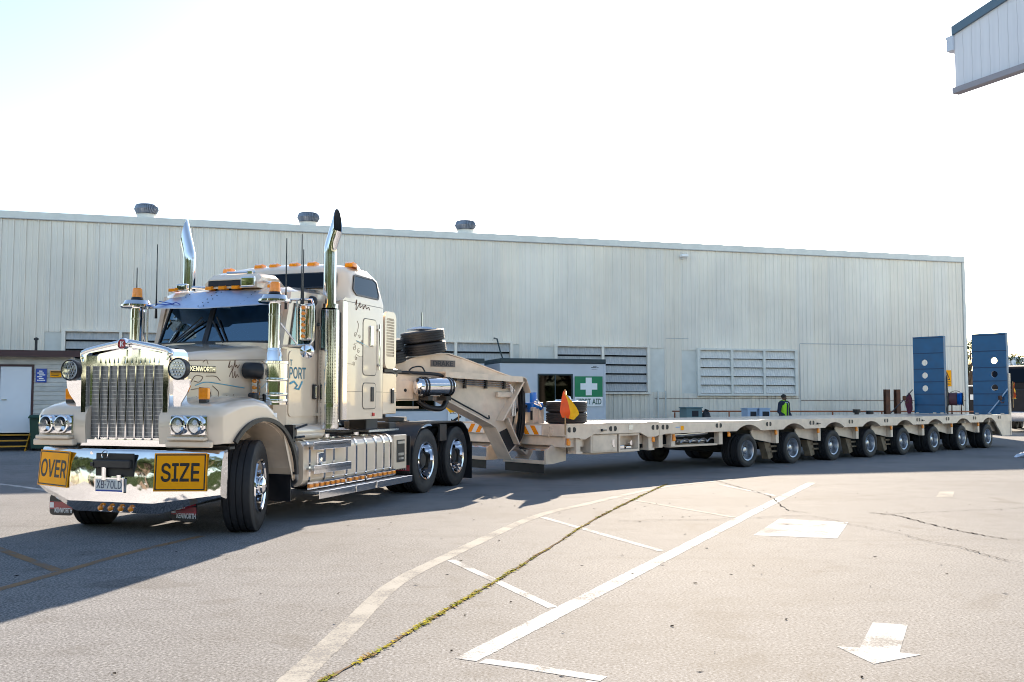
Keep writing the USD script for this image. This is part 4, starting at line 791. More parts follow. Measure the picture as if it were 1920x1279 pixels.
for s in (-1, 1):
    us = np.array([-s * .08, 0, .35]); us /= np.linalg.norm(us)
    sw = Polygon([(.02, .06), (.08, .0), (.74, .0), (.78, .05), (.78, .24), (.70, .27), (.14, .27)]).buffer(-.02).buffer(.02)
    if s < 0: sw = Polygon([(-a, b) for a, b in sw.exterior.coords])
    o_ = np.array((s * 1.197, 2.30, 3.00))
    w_ = obj(slp, 'side_window', plate(sw.buffer(.025).difference(sw), .016, o_, (0, s, 0), us), BLACK)
    obj(w_, 'pane', plate(sw, .010, o_, (0, s, 0), us), GLASSD)
    X = 1.2205
    for nm, (a, b, c, d_), hz in (('locker_door', (2.55, 1.86, 2.98, 2.68), 'bar'), ('locker_door', (2.55, 1.38, 2.98, 1.76), 'flush')):
        p = rrect(a, b, c, d_, .07); q = obj(slp, nm, prism(p.buffer(-.012), 'x', s * X, s * (X + .006)), CREAM)
        obj(slp, 'door_seam', prism(p.difference(p.buffer(-.010)), 'x', s * X, s * (X + .003)), CHASSIS)
    obj(slp, 'door_handle', J(rbox(s * X, s * (X + .03), 2.74, 2.84, 2.28, 2.58, .014)), CHROME, 40)
    obj(slp, 'door_handle', rbox(s * X, s * (X + .02), 2.80, 2.89, 1.49, 1.70, .009), BLACK, 40)
    obj(slp, 'panel_seam', J(bx(s * X, s * (X + .002), 1.98, 3.18, 2.868, 2.874), bx(s * X, s * (X + .002), 1.98, 3.18, 1.626, 1.631)), CHASSIS)
    obj(slp, 'hinge', J(bx(s * X, s * (X + .03), 3.0, 3.06, 2.52, 2.55), bx(s * X, s * (X + .03), 3.0, 3.06, 2.0, 2.03), cyl((s * (X + .02), 3.05, 1.95), (s * (X + .02), 3.05, 2.62), .012, 6)), CHROME)
    cv = lambda P, r=.003: tube([(s * (X + .002), y, z) for y, z in smoothpath([(a, b, 0) for a, b in P], 6)[:, :2]], r, 5)
    def curl(y, z, r0, a0, turns, d=1):
        t = np.linspace(0, 1, 18); rr = r0 * (1 - .85 * t); return tube(np.c_[np.full(18, s * (X + .002)), y + rr * np.cos(a0 + d * turns * 2 * PI * t), z + rr * np.sin(a0 + d * turns * 2 * PI * t)], .0022, 5)
    for q in ((2.33, 2.42, .045, 0, 1.2), (2.30, 2.24, .05, 2, 1.3, -1), (2.43, 2.20, .04, 1, 1.2), (2.45, 2.40, .035, 3, 1.1, -1), (2.36, 2.10, .04, 2, 1.1), (2.52, 2.33, .03, 0, 1.2), (2.62, 2.25, .045, 4, 1.1, -1), (2.74, 2.13, .05, 1, 1.2), (2.28, 2.02, .035, 5, 1.)): obj(slp, 'pinstripe_scroll', curl(*q), PIN)
    for P_ in ([(2.38, 2.46), (2.42, 2.56), (2.38, 2.62)], [(2.3, 2.3), (2.46, 2.31), (2.68, 2.22)], [(2.35, 2.15), (2.5, 2.12), (2.6, 2.17)], [(2.06, 2.01), (2.2, 2.01), (2.3, 2.0)]): obj(slp, 'pinstripe_scroll', cv(P_, .0022), PIN)
    obj(slp, 'pinstripe_blue', cv([(2.36, 2.34), (2.55, 2.31), (2.72, 2.27)], .006), PINB)
    obj(slp, 'script_lettering', cv([(2.32, 2.845), (2.36, 2.915), (2.34, 2.775), (2.42, 2.845), (2.46, 2.885), (2.46, 2.815), (2.54, 2.855), (2.56, 2.805), (2.62, 2.865), (2.66, 2.815), (2.72, 2.845), (2.76, 2.805)], .0052), PIN)
    obj(slp, 'side_mirror_panel', bx(s * X, s * (X + .004), 1.975, 2.09, 1.25, 2.86), CHROME)
    bxs = T('fairing_box', bx(s * .72, s * 1.20, 3.24, 3.72, 1.30, 1.92, .015), CREAM); obj(bxs, 'latch', rbox(s * 1.2, s * 1.222, 3.52, 3.6, 1.46, 1.68, .01), BLACK, 40)
    obj(bxs, 'seam', bx(s * 1.2, s * 1.202, 3.25, 3.71, 1.618, 1.622), CHASSIS)
for x in (-.40, -.15, .18, .48, 1.02, -1.02):
    y0 = 2.36 + (.12 if abs(x) > .9 else 0); zt = 3.425 if abs(x) < .9 else 3.41
    T('sleeper_marker', loft([[(x - .075 * k, y, zt + z0), (x + .075 * k, y, zt + z0), (x + .06 * k, y, zt + z1), (x - .06 * k, y, zt + z1)] for k, y, z0, z1 in ((.85, y0, 0, .05), (1, y0 + .03, 0, .07), (1, y0 + .13, 0.0, .06))]), AMBER, 40)
    T('marker_base', loft([[(x - .08 * k, y, zt - .02), (x + .08 * k, y, zt - .02), (x + .05 * k, y, zt + z1), (x - .05 * k, y, zt + z1)] for k, y, z1 in ((1, y0 + .131, .06), (.8, y0 + .24, .03))]), CHROME, 40)
T('red_marker', rbox(1.222, 1.24, 2.86, 2.92, 1.28, 1.33, .008), RED, 40)
# condenser behind the sleeper
cnd = T('condenser', prism(rrect(0.62, 1.98, 1.22, 2.82, .09).difference(rrect(.70, 2.16, 1.14, 2.74, .04)), 'y', 3.26, 3.60), CREAM, 30)
obj(cnd, 'side_panel', prism(rrect(3.24, 1.98, 3.62, 2.84, .10).difference(rrect(3.29, 2.16, 3.55, 2.74, .03)), 'x', 1.20, 1.235), CREAM, 30)
obj(cnd, 'core', bx(.8, 1.17, 3.262, 3.598, 2.0, 2.8), INK)
obj(cnd, 'grid', J(*[bx(1.222, 1.234, 3.29 + i * .0371 - .005, 3.29 + i * .0371 + .005, 2.16, 2.74) for i in range(1, 7)], *[bx(1.2225, 1.2335, 3.29, 3.55, 2.16 + i * .0414 - .005, 2.16 + i * .0414 + .005) for i in range(1, 14)]), CREAM)
obj(cnd, 'bracket', J(bx(.9, 1.2, 3.3, 3.9, 1.93, 1.975), rbox(1.0, 1.2, 3.6, 3.78, 1.86, 1.99, .03)), BLACK)
# ---- exhaust stacks
usdkit.material(stage, LK + 'perforated_chrome', {'g': ('texture_coordinate', {}), 'v': ('voronoi_texture', {'scale': 52., 'randomness': .12}) , 'r': ('rgb_ramp', {'ramp': [(.0, (.03, .03, .03)), (.30, (.03, .03, .03)), (.36, (.8, .8, .82)), (1, (.86, .86, .88))]}), 'p': ('principled_bsdf', {'roughness': .1, 'metallic': 1.})},
    [('g.object', 'v.vector'), ('v.distance', 'r.fac'), ('r.color', 'p.base_color')], surface='p.BSDF')
for s in (-1, 1):
    ex = sub(tk, 'exhaust_stack'); ox, oy = s * 1.13, 1.76
    obj(ex, 'heat_shield', lathe([(1.12, .10), (1.13, .135), (2.72, .135), (2.74, .10)], 'z', 36, (ox, oy, 0)), LK + 'perforated_chrome', 40)
    obj(ex, 'shield_band', J(*[lathe([(z, .138), (z + .05, .138)], 'z', 36, (ox, oy, 0)) for z in (1.14, 1.42, 2.45)]), CHROME, 40)
    obj(ex, 'clamp', lathe([(2.74, .12), (2.80, .12), (2.80, .09)], 'z', 24, (ox, oy, 0)), CHROME, 40)
    pth = smoothpath([(ox, oy, 2.6), (ox, oy, 3.0), (ox, oy, 3.42), (ox + s * .004, oy, 3.54), (ox + s * .03, oy + .005, 3.65), (ox + s * .075, oy + .01, 3.80)], 5)
    n = 28; P = np.array(pth); rings = []
    th = np.arange(n) * 2 * PI / n
    Tn = np.gradient(P, axis=0); Tn /= np.linalg.norm(Tn, axis=1)[:, None]; U = np.array([s * .98, -.2, 0.])
    for p, t in zip(P, Tn):
        a = U - t * (U @ t); a /= np.linalg.norm(a); b = np.cross(t, a); rings.append(p + .088 * (np.cos(th)[:, None] * a + np.sin(th)[:, None] * b))
    t = Tn[-1]; a = U - t * (U @ t); a /= np.linalg.norm(a); b = np.cross(t, a)
    rings.append(P[-1] + .09 * (np.cos(th)[:, None] * a + np.sin(th)[:, None] * b) + t * (.09 - .20 * np.cos(th))[:, None])
    inner = [P[-1] + .082 * (np.cos(th)[:, None] * a + np.sin(th)[:, None] * b) + t * (.088 - .20 * np.cos(th))[:, None], P[-4] + .08 * (np.cos(th)[:, None] * a + np.sin(th)[:, None] * b)]
    obj(ex, 'pipe', loft(rings + inner[:1], cap=False), CHROME, 50); obj(ex, 'pipe_lining', loft(inner, cap=False), DARKIN, 50)
    T('exhaust_backing', bx(s * 1.0, s * 1.2, 1.90, 1.955, 1.2, 2.7), BLACK)
    T('grab_rail', J(cyl((s * 1.04, 1.68, 1.2), (s * 1.04, 1.68, 2.6), .022, 10), bx(s * .98, s * 1.05, 1.66, 1.70, 1.3, 1.34), bx(s * .98, s * 1.05, 1.66, 1.70, 2.5, 2.54)), CHROME, 40)
# ---- air cleaners, mirrors, aerials
for s in (-1, 1):
    ac_ = sub(tk, 'air_cleaner', (s * 1.03, .58, 0))
    obj(ac_, 'canister', lathe([(1.45, .10), (1.455, .175), (1.95, .175), (1.955, .19), (1.985, .19), (2.0, .11), (2.06, .10), (2.12, .085)], 'z', 36), CHROME, 35)
    obj(ac_, 'band', J(*[lathe([(z, .178), (z + .02, .181), (z + .04, .178)], 'z', 36) for z in (1.56, 1.74, 1.48)]), STEEL, 40)
    obj(ac_, 'pipe', lathe([(2.08, .075), (2.70, .075)], 'z', 28), CHROME, 40)
    obj(ac_, 'pipe_clamp', J(lathe([(2.55, .08), (2.575, .08)], 'z', 28), lathe([(2.12, .088), (2.15, .082)], 'z', 28)), STEEL, 40)
    obj(ac_, 'rain_cap', lathe([(2.70, .10), (2.705, .19), (2.72, .205), (2.745, .205), (2.755, .17), (2.80, .15), (2.815, .05)], 'z', 36), CHROME, 35)
    bc = obj(ac_, 'beacon', lathe([(2.845, .066), (2.95, .06), (2.965, .05), (2.972, .005)], 'z', 24), AMBER, 40); obj(bc, 'base', lathe([(2.815, .08), (2.845, .07)], 'z', 24), BLACK, 40)
    obj(ac_, 'light_strip', bx(-s * .19 - .035, -s * .19 + .035, -.12, -.10, 1.46, 1.94) if s > 0 else bx(.155, .225, -.12, -.10, 1.46, 1.94), CHROME)
    for k in range(6): obj(ac_, 'marker', lathe([(-.12, .026), (-.14, .024), (-.15, .004)], 'y', 12, (-s * .19, 0, 1.51 + k * .078)), AMBER, 40)
    T('intake_duct', tube(smoothpath([(s * .76, .40, 1.87), (s * .86, .41, 1.87), (s * .97, .52, 1.86)], 4), .10, 16), BLACK, 50)
    T('cleaner_bracket', J(bx(s * .82, s * .98, .54, .57, 1.52, 1.56), bx(s * .82, s * .98, .54, .57, 1.70, 1.74), bx(s * .84, s * .88, .53, .545, 1.45, 1.8)), CHROME)
    mr = sub(tk, 'door_mirror', (s * 1.28, .90, 0))
    obj(mr, 'housing', rbox(-.085, .085, -.02, .05, 2.26, 2.72, .03), CHROME, 40)
    obj(mr, 'light_strip', bx(-.055 - s * .02, .055 - s * .02, -.03, -.021, 2.27, 2.71), CHROME)
    for k in range(6): obj(mr, 'marker', lathe([(-.03, .026), (-.045, .024), (-.055, .004)], 'y', 12, (-s * .02, 0, 2.31 + k * .072)), AMBER, 40)
    obj(mr, 'glass', bx(-.07, .07, .0505, .056, 2.29, 2.69), GLASSD)
    obj(mr, 'convex_mirror', lathe([(.02, .09), (-.03, .08), (-.05, .005)], 'y', 20, (s * .01, .02, 2.12)), CHROME, 50)
    T('mirror_arm', J(tube([(s * .98, .98, 2.78), (s * 1.2, .92, 2.78), (s * 1.36, .9, 2.77), (s * 1.385, .9, 2.70), (s * 1.385, .9, 2.26), (s * 1.34, .9, 2.2), (s * 1.1, .93, 2.2), (s * .98, .98, 2.2)], .016, 8), cyl((s * 1.14, .92, 2.2), (s * 1.14, .92, 2.78), .012, 8), cyl((s * 1.03, .62, 2.52), (s * 1.14, .92, 2.22), .012, 8), cyl((s * 1.03, .6, 2.74), (s * 1.2, .92, 2.78), .014, 8)), CHROME, 50)
    for x, y, z0, h in ((1.10, .72, 2.78, .75), (1.20, .92, 2.79, .82), (1.235, .90, 2.79, .62)) if s > 0 else ((1.16, .72, 2.78, .48), (1.03, .95, 2.74, .86)):
        aa = T('aerial', J(cyl((s * x, y, z0), (s * x, y, z0 + h), .009, 6, .006), cyl((s * x, y, z0 - .14), (s * x, y, z0 + .12), .018, 8, .010)), BLACK)
T('cab_speaker', trimesh.creation.icosphere(2, .075).apply_translation((1.0, 1.52, 2.82)), BLACK, True)
# ---- tank, steps, lights on each side
tp_ = rrect(.66, .42, 1.22, 1.0, .12, 6)
for s in (-1, 1):
    tnk = T('fuel_tank', J(prism(Polygon([(s * a, b) for a, b in tp_.exterior.coords]), 'y', .98, 3.56)), CREAM, 30)
    band = tp_.buffer(.012).difference(tp_.buffer(-.02))
    for y in (1.12, 1.50, 1.74, 2.10, 2.38, 2.68, 2.98, 3.24, 3.47):
        bb = Polygon([(s * a, b) for a, b in band.exterior.coords], [[(s * a, b) for a, b in band.interiors[0].coords]])
        obj(tnk, 'strap', prism(bb, 'y', y - .022, y + .022), CHROME, 30)
    obj(tnk, 'end_cover', J(loft([[(s * x, y, z) for x, z in list(tp_.buffer(e).exterior.coords)[:-1]] for y, e in ((.90, -.08), (.92, -.03), (.97, .006))])), ALLOY, 40)
    for y in (2.0, 2.85): obj(tnk, 'filler_cap', J(cyl((s * .95, y, 1.0), (s * .95, y, 1.05), .06, 16)), CHROME, 30)
    obj(tnk, 'inset', rbox(s * 1.222, s * 1.235, 1.30, 1.46, .66, .84, .012), CHROME, 40); obj(tnk, 'inset_plug', lathe([(0, .05), (.02, .04), (.025, .004)], 'x', 16, (s * 1.235, 1.38, .73)) if s > 0 else bx(-1.25, -1.236, 1.34, 1.42, .7, .77), CHROME, 40)
    T('step_plate', J(bx(s * 1.19, s * 1.36, 1.0, 1.98, .93, .955), bx(s * 1.345, s * 1.36, 1.0, 1.98, .885, .985, .004)), STEEL)
    T('step_plate', J(bx(s * 1.19, s * 1.36, 1.02, 1.99, .63, .655), bx(s * 1.345, s * 1.36, 1.02, 1.99, .585, .69, .004)), STEEL)
    for y0, y1 in ((1.06, 2.02), (2.05, 2.62), (2.66, 3.86)):
        sb = T('running_step', bx(s * 1.16, s * 1.40, y0, y1, .335, .36), CHECKER)
        obj(sb, 'front_edge', bx(s * 1.401, s * 1.412, y0, y1, .27, .365, .004), STEEL)
    for y0, y1, k in ((1.04, 2.0, 7), (2.06, 2.6, 3), (2.66, 3.6, 6)):
        sl = T('light_strip', bx(s * 1.235, s * 1.25, y0, y1, .385, .475), CHROME)
        for i in range(k):
            y = y0 + (i + .5) * (y1 - y0) / k; mm = obj(sl, 'marker', rbox(s * 1.251, s * 1.275, y - .042, y + .042, .405, .455, .010), AMBER, 40)
    T('air_tank', J(cyl((s * 1.0, 1.02, 1.10), (s * 1.0, 1.72, 1.10), .105, 24)) if s > 0 else bx(-1.1, -.9, 1.0, 1.7, 1.0, 1.2, .03), CREAM, 40)
    T('tank_bracket', J(bx(s * .9, s * 1.10, .93, .99, .98, 1.20), cyl((s * 1.1, .98, 1.15), (s * 1.16, 1.16, 1.2), .015, 6), cyl((s * 1.1, .98, 1.04), (s * 1.15, 1.12, 1.05), .015, 6)), BLACK)
    eb = T('battery_box', bx(s * .66, s * 1.21, 3.62, 4.08, .45, .98, .01), CREAM); obj(eb, 'recess', J(bx(s * 1.21, s * 1.216, 3.72, 4.0, .56, .90)), BLACK)
    obj(eb, 'gauge', J(bx(s * 1.216, s * 1.226, 3.74, 3.98, .84, .88), bx(s * 1.216, s * 1.224, 3.76, 3.96, .66, .70), bx(s * 1.216, s * 1.224, 3.78, 3.95, .60, .63)), ALLOY)
    # rear guard: two rolled arcs joined over the tandem, flap behind
    gp_ = [(4.83 + .63 * math.cos(t), .52 + .60 * math.sin(t)) for t in np.linspace(PI * .98, PI * .5, 12)] + [(6.19 + .63 * math.cos(t), .52 + .60 * math.sin(t)) for t in np.linspace(PI * .5, PI * .02, 12)]
    T('rear_guard', loft([[(s * .60, y, z), (s * 1.25, y, z), (s * 1.25, y, z + .02), (s * .60, y, z + .02)] for y, z in gp_]), BLACK, 40)
    T('rear_guard_side', prism(Polygon(gp_ + [(5.51 + .82 - .0, .80), (6.19, 1.05), (5.51, .92), (4.83, 1.05), (4.4, .85)][1:4]).buffer(0), 'x', s * 1.235, s * 1.249) if False else bx(s * 1.20, s * 1.235, 5.36, 5.66, .82, 1.10), BLACK)
    fl = T('mud_flap', bx(s * .62, s * 1.24, 6.86, 6.875, .08, .75), BLACK)
    fl = T('mud_flap', bx(s * .66, s * 1.24, 4.14, 4.155, .36, .95), BLACK); obj(fl, 'lettering', J(bx(s * .7, s * 1.235, 4.134, 4.1395, .40, .49)), BADGE)
    obj(fl, 'letter', place(text('KENWORTH', .06, .42, .002, True, True), (s * .97, 4.1335, .415), (1, 0, 0), (0, 0, 1)), WHITEP)
T('deck_plate', bx(-.95, .95, 3.3, 4.35, 1.03, 1.06), CHECKER)
T('air_lines', J(*[tube(smoothpath([(-.2 + .1 * k, 3.25, 1.7), (-.15 + .1 * k, 3.6, 1.25 + .05 * k), (0 + .1 * k, 4.4, 1.18), (.0 + .05 * k, 5.0, 1.5)], 6), .016, 6) for k in range(5)]), BLACK, 50)
T('valve_gear', J(*[rbox(x, x + dx, y, y + dy, 1.06, 1.06 + dz, .02) for x, dx, y, dy, dz in ((.5, .3, 3.5, .4, .18), (.2, .25, 3.9, .3, .12), (.6, .3, 4.1, .25, .10), (-.6, .4, 3.5, .5, .15))]), CHASSIS, 40)
T('fifth_wheel', J(prism(Polygon([(-.45, 5.0), (.45, 5.0), (.50, 5.5), (.35, 5.95), (.1, 5.95), (0, 5.6), (-.1, 5.95), (-.35, 5.95), (-.5, 5.5)]), 'z', 1.15, 1.21), bx(-.42, -.34, 5.1, 5.9, 1.0, 1.15), bx(.34, .42, 5.1, 5.9, 1.0, 1.15)), CHASSIS)
T('rear_light_bar', bx(-1.1, 1.1, 6.98, 7.04, .85, .98), CHASSIS)

# ================================================================ LOW LOADER TRAILER (local x to its near side, y rearward, first near wheel at y=0)
RPSI = 48.84
tr = thing('low_loader_trailer', 'long cream low loader trailer with gooseneck, wheel rows and blue ramps', 'trailer', (4.522, 22.417, 0), -RPSI)
def L(name, mesh, m, smooth=False, label=None, parent=None): return obj(parent or tr, name, mesh, m, smooth, label)
XN, XF, ZD = 1.27, -1.75, 1.055
SP = 1.8193
ARMBROWN = mat('brown_arm_paint', (.24, .18, .12), .6, var=.35, scale=6)  # darker, browner version of the trailer cream for the swing arms
DECK = mat('deck_plate_paint', (.52, .46, .40), .30, coat=.3, var=.12, scale=6, bump=.15, bscale=90, coat_rough=.15)
CX = -.22
# ---- gooseneck
hump = Polygon([(-9.4, 1.80), (-9.35, 1.94), (-8.87, 2.05), (-8.2, 2.26), (-7.55, 2.36), (-7.12, 2.28), (-6.1, 2.0), (-5.8, 1.93), (-5.8, 1.80), (-6.4, 1.84)])
gn = L('gooseneck', prism(hump, 'x', -.56, -.14), CREAM2)
L('neck_top_flange', loft([[(-.60, y, z), (-.12, y, z), (-.12, y, z + .02), (-.60, y, z + .02)] for y, z in ((-9.35, 1.942), (-8.87, 2.052), (-8.2, 2.262), (-7.62, 2.35), (-7.45, 2.355), (-7.12, 2.282), (-6.1, 2.002), (-5.8, 1.932))]), CREAM2)
web = Polygon([(-7.75, 1.97), (-5.90, 1.91), (-5.97, 1.72), (-6.28, 1.22), (-5.98, .62), (-6.22, .44), (-6.60, 1.06), (-6.72, 1.12), (-7.88, 1.62)])
L('neck_web', prism(web, 'x', -.139, .08), CREAM2)
web2 = Polygon([(-6.9, 1.9), (-5.72, 1.9), (-5.72, .60), (-6.2, .50), (-6.62, 1.10)])
L('neck_web', prism(web2, 'x', -.26, -.1395), CREAM2)
L('neck_nose', prism([(-9.4, 1.48), (-8.28, 1.50), (-8.10, 1.62), (-7.7, 1.66), (-7.7, 1.979), (-9.4, 1.979)], 'x', -.62, .10), CREAM2)
L('nose_boss', bx(.1005, .13, -8.82, -8.42, 1.52, 1.86, .01), CREAM2); L('boss_hole', cyl((.128, -8.6, 1.68), (.135, -8.6, 1.68), .03, 16), INK)
L('kingpin_plate', bx(-.62, .12, -9.5, -8.3, 1.36, 1.40), CREAM2); L('kingpin', cyl((-.22, -8.96, 1.2), (-.22, -8.96, 1.48), .16, 16), CHASSIS, 30)
low = [(-7.92, 1.60), (-6.70, 1.085), (-6.58, 1.02), (-6.20, .41), (-6.17, .40)]
L('lower_flange', loft([[(-.20, y, z - .03), (.20, y, z - .03), (.20, y, z), (-.20, y, z)] for y, z in low]), CREAM2, 20)
L('neck_cover', loft([[(-.20, y, z), (.30, y, z), (.30, y, z - .11), (.285, y, z - .11), (.285, y, z - .018), (-.20, y, z - .018)] for y, z in ((-7.84, 2.02), (-5.98, 1.957))]), CREAM2)
L('neck_cover_end', loft([[(-.3, y, z), (.30, y, z), (.30, y, z - .018), (-.3, y, z - .018)] for y, z in ((-5.98, 1.957), (-5.90, 1.93), (-5.78, 1.66))]), CREAM2)
L('neck_cover_end_plate', prism([(-7.78, 2.0), (-7.70, 2.0), (-7.86, 1.62), (-7.94, 1.66)], 'x', .081, .26), CREAM2)
L('neck_strut', loft([[(.081, y - .02, z), (.27, y - .02, z), (.27, y + .02, z), (.081, y + .02, z)] for y, z in ((-5.93, 1.86), (-6.46, 1.12))]), CREAM2)
L('leg_rib', loft([[(.081, y - .015, z), (.24, y - .015, z), (.24, y + .015, z), (.081, y + .015, z)] for y, z in ((-6.30, 1.16), (-6.02, .66))]), CREAM2)
L('leg_recess', prism([(-6.40, .90), (-6.18, .98), (-5.98, .66), (-6.18, .50)], 'x', .0805, .086), BLACK)
L('web_bracket', bx(.081, .16, -6.5, -6.12, 1.56, 1.66, .008), CREAM2)
L('hydraulic_pipe', J(*[tube([(.14 + .0 * k, -7.5 + .1 * k, 1.88 - .04 * k), (.14, -6.25, 1.835 - .04 * k), (.14, -6.16 + .04 * k, 1.80 - .04 * k), (.14, -6.12 + .04 * k, 1.2)], .013, 6) for k in range(3)]), ALLOY, 50)
L('pipe_clip', J(*[bx(.10, .165, y, y + .04, 1.72, 1.90) for y in (-7.3, -6.8, -6.35)]), BLACK)
L('drop_hose', J(*[tube(smoothpath([(.0 + .05 * (k % 3), -5.86 + .015 * k, 1.80), (.02 + .05 * (k % 3), -5.84 + .01 * k, 1.3), (.0 + .05 * (k % 3), -5.88 + .015 * k, .9), (.02, -5.86, .66)], 5), .020, 6) for k in range(6)]), BLACK, 50)
L('flange_hose', tube(smoothpath([(.18, -7.85, 1.64), (.18, -7.4, 1.44), (.18, -7.0, 1.27), (.18, -6.75, 1.16), (.16, -6.72, 1.22)], 5), .016, 6), BLACK, 50)
nb = L('name_board', bx(-.139, -.128, -7.86, -7.30, 2.12, 2.24), DISCN)
for d in (0,): obj(nb, 'lettering', place(text('DRAKE', .085, .46, .004, True, True), (-.1275, -7.58, 2.138), (0, 1, 0), (0, 0, 1)), DISC)
ct = L('chrome_air_tank', J(lathe([(-8.50, .02), (-8.495, .08), (-8.46, .14), (-8.40, .166), (-7.76, .166), (-7.70, .14), (-7.66, .08), (-7.655, .02)], 'y', 32, (.29, 0, 1.745))), CHROME, 40)
for y in (-8.37, -8.31, -7.83, -7.77): obj(ct, 'strap', lathe([(y - .016, .168), (y - .016, .175), (y + .016, .175), (y + .016, .168)], 'y', 32, (.29, 0, 1.745)), BLACK, 40)
L('tank_saddle', J(bx(.1, .4, -8.3, -8.2, 1.50, 1.58), bx(.1, .4, -7.9, -7.8, 1.50, 1.58)), BLACK)
L('neck_hose', J(tube(smoothpath([(.0, -9.2, 2.0), (.12, -8.6, 1.99), (.2, -8.0, 1.97), (.2, -7.7, 1.90), (.15, -7.5, 1.88)], 6), .03, 8), tube(smoothpath([(.05, -8.5, 1.98), (.05, -8.4, 2.08), (.05, -8.2, 2.1), (.05, -8.1, 1.98)], 6), .014, 6), tube(smoothpath([(.1, -8.3, 1.5), (.2, -8.15, 1.38), (.25, -7.9, 1.36), (.2, -7.75, 1.5)], 6), .05, 8)), BLACK, 50)
# ---- front deck (fixed section)
Y0, YJ, Y1 = -5.76, -3.14, 14.36
fz = .80
L('front_deck', bx(XF - .12, XN - .06, Y0 + .02, YJ, ZD - .03, ZD), DECK)
sidef = Polygon([(Y0, ZD + .003), (YJ - .012, ZD + .003), (YJ - .012, .80), (YJ - .12, .77), (-3.5, .77), (-3.72, .86), (-5.05, .86), (-5.28, .77), (-5.38, .77), (-5.45, .80), (Y0, .80)])
L('side_rail', prism(sidef, 'x', XN - .06, XN), CREAM2); L('side_rail', prism(sidef, 'x', XF - .15, XF - .09), CREAM2)
for x0, x1 in ((-2.06, -.80), (-.08, XN - .0605)):
    L('front_face', bx(x0, x1, Y0 - .0, Y0 + .04, .83, ZD + .003, .004), CREAM2); L('lower_face', prism([(Y0 + .02, .63), (Y0 + .06, .83), (Y0 + .5, .83), (Y0 + .5, .63)], 'x', x0 + .03, x1 - .04), CREAM2)
for x0, d in ((-.05, 1), (-1.78, -1)):
    b = L('warning_board', bx(x0, x0 + .63, Y0 - .025, Y0 - .005, .845, 1.025), WHITEP)
    for k in (0, 1):
        xs = x0 + .12 + .27 * k; sh = -.13 * d
        obj(b, 'stripe', plate([(xs + (.0 if d > 0 else .0), .005), (xs + .13, .005), (xs + .13 + sh, .175), (xs + sh, .175)], .002, (.06 if d > 0 else -.0, Y0 - .0255, .845), (1, 0, 0), (0, 0, 1)), ORANGE)
L('board_latch', J(bx(.72, .86, Y0 - .02, Y0 - .0005, .86, .90), bx(.76, .80, Y0 - .02, Y0 - .0005, .82, 1.0), bx(.84, .88, Y0 - .02, Y0 - .0005, .86, .98)), CREAM2)
for x0, x1 in ((-.30, .86), (-1.70, -.84)):
    mg = L('chrome_guard', loft([[(x0, y, z0), (x1, y, z0), (x1, y, z1), (x0, y, z1)] for y, z0, z1 in ((Y0 - .20, .38, .56), (Y0 - .195, .38, .565), (Y0 - .02, .40, .66), (Y0 + .0, .40, .66))]), STEEL)
    obj(mg, 'lower_strip', bx(x0, x1, Y0 - .215, Y0 - .16, .31, .379, .004), CREAM2)
    obj(mg, 'side_panel', prism([(Y0 - .19, .31), (Y0 - .19, .56), (Y0 - .02, .65), (Y0 + .34, .65), (Y0 + .34, .36), (Y0 + .0, .31)], 'x', x1 + .0005, x1 + .03), CREAM2)
    obj(mg, 'rubber_flap', bx(x0 + .03, x1 - .02, Y0 - .19, Y0 - .18, .14, .309), BLACK)
    obj(mg, 'top_panel', bx(x0, x1, Y0 + .001, Y0 + .34, .60, .66), CREAM2)
L('under_beam', bx(-1.5, 1.05, Y0 + .5, YJ, .62, .80), CREAM2)
for y in (Y0 + .28, -3.42):
    L('leg', J(bx(1.06, 1.22, y, y + .12, .50, .80, .006), bx(1.02, 1.24, y - .02, y + .15, .50, .54)), CREAM2)
tb = L('tool_box', bx(.86, 1.235, -5.10, -4.36, .50, .85, .01), CREAM2)
obj(tb, 'lid', bx(1.2355, 1.243, -5.06, -4.40, .53, .83, .004), CREAM2); obj(tb, 'latch', J(bx(1.243, 1.255, -4.52, -4.46, .64, .74), bx(1.243, 1.25, -4.50, -4.44, .60, .64)), CHROME)
ob = L('open_box', J(bx(.86, .9, -4.32, -3.72, .50, .85), bx(.9, 1.24, -4.32, -4.28, .50, .85), bx(.9, 1.24, -3.76, -3.72, .50, .85), bx(.9, 1.24, -4.28, -3.76, .50, .54), bx(.9, 1.24, -4.28, -3.76, .81, .85)), CREAM2)
obj(ob, 'lining', bx(.902, .92, -4.28, -3.76, .54, .81), mat('ochre_lining', (.42, .24, .06), .6)); obj(ob, 'contents', J(rbox(.95, 1.15, -4.2, -4.05, .54, .62, .02), rbox(.98, 1.15, -4.0, -3.82, .54, .60, .02), cyl((1.1, -3.86, .66), (1.16, -3.86, .66), .05, 12)), CHROME, 40)
obj(ob, 'paper', bx(.9205, .924, -4.22, -4.06, .66, .79), LIGHTB)
L('under_tray', prism([(Y0 + .45, .48), (Y0 + .40, .62), (-3.3, .62), (-3.4, .46), (-4.6, .44)], 'x', -1.2, .85), CREAM2)
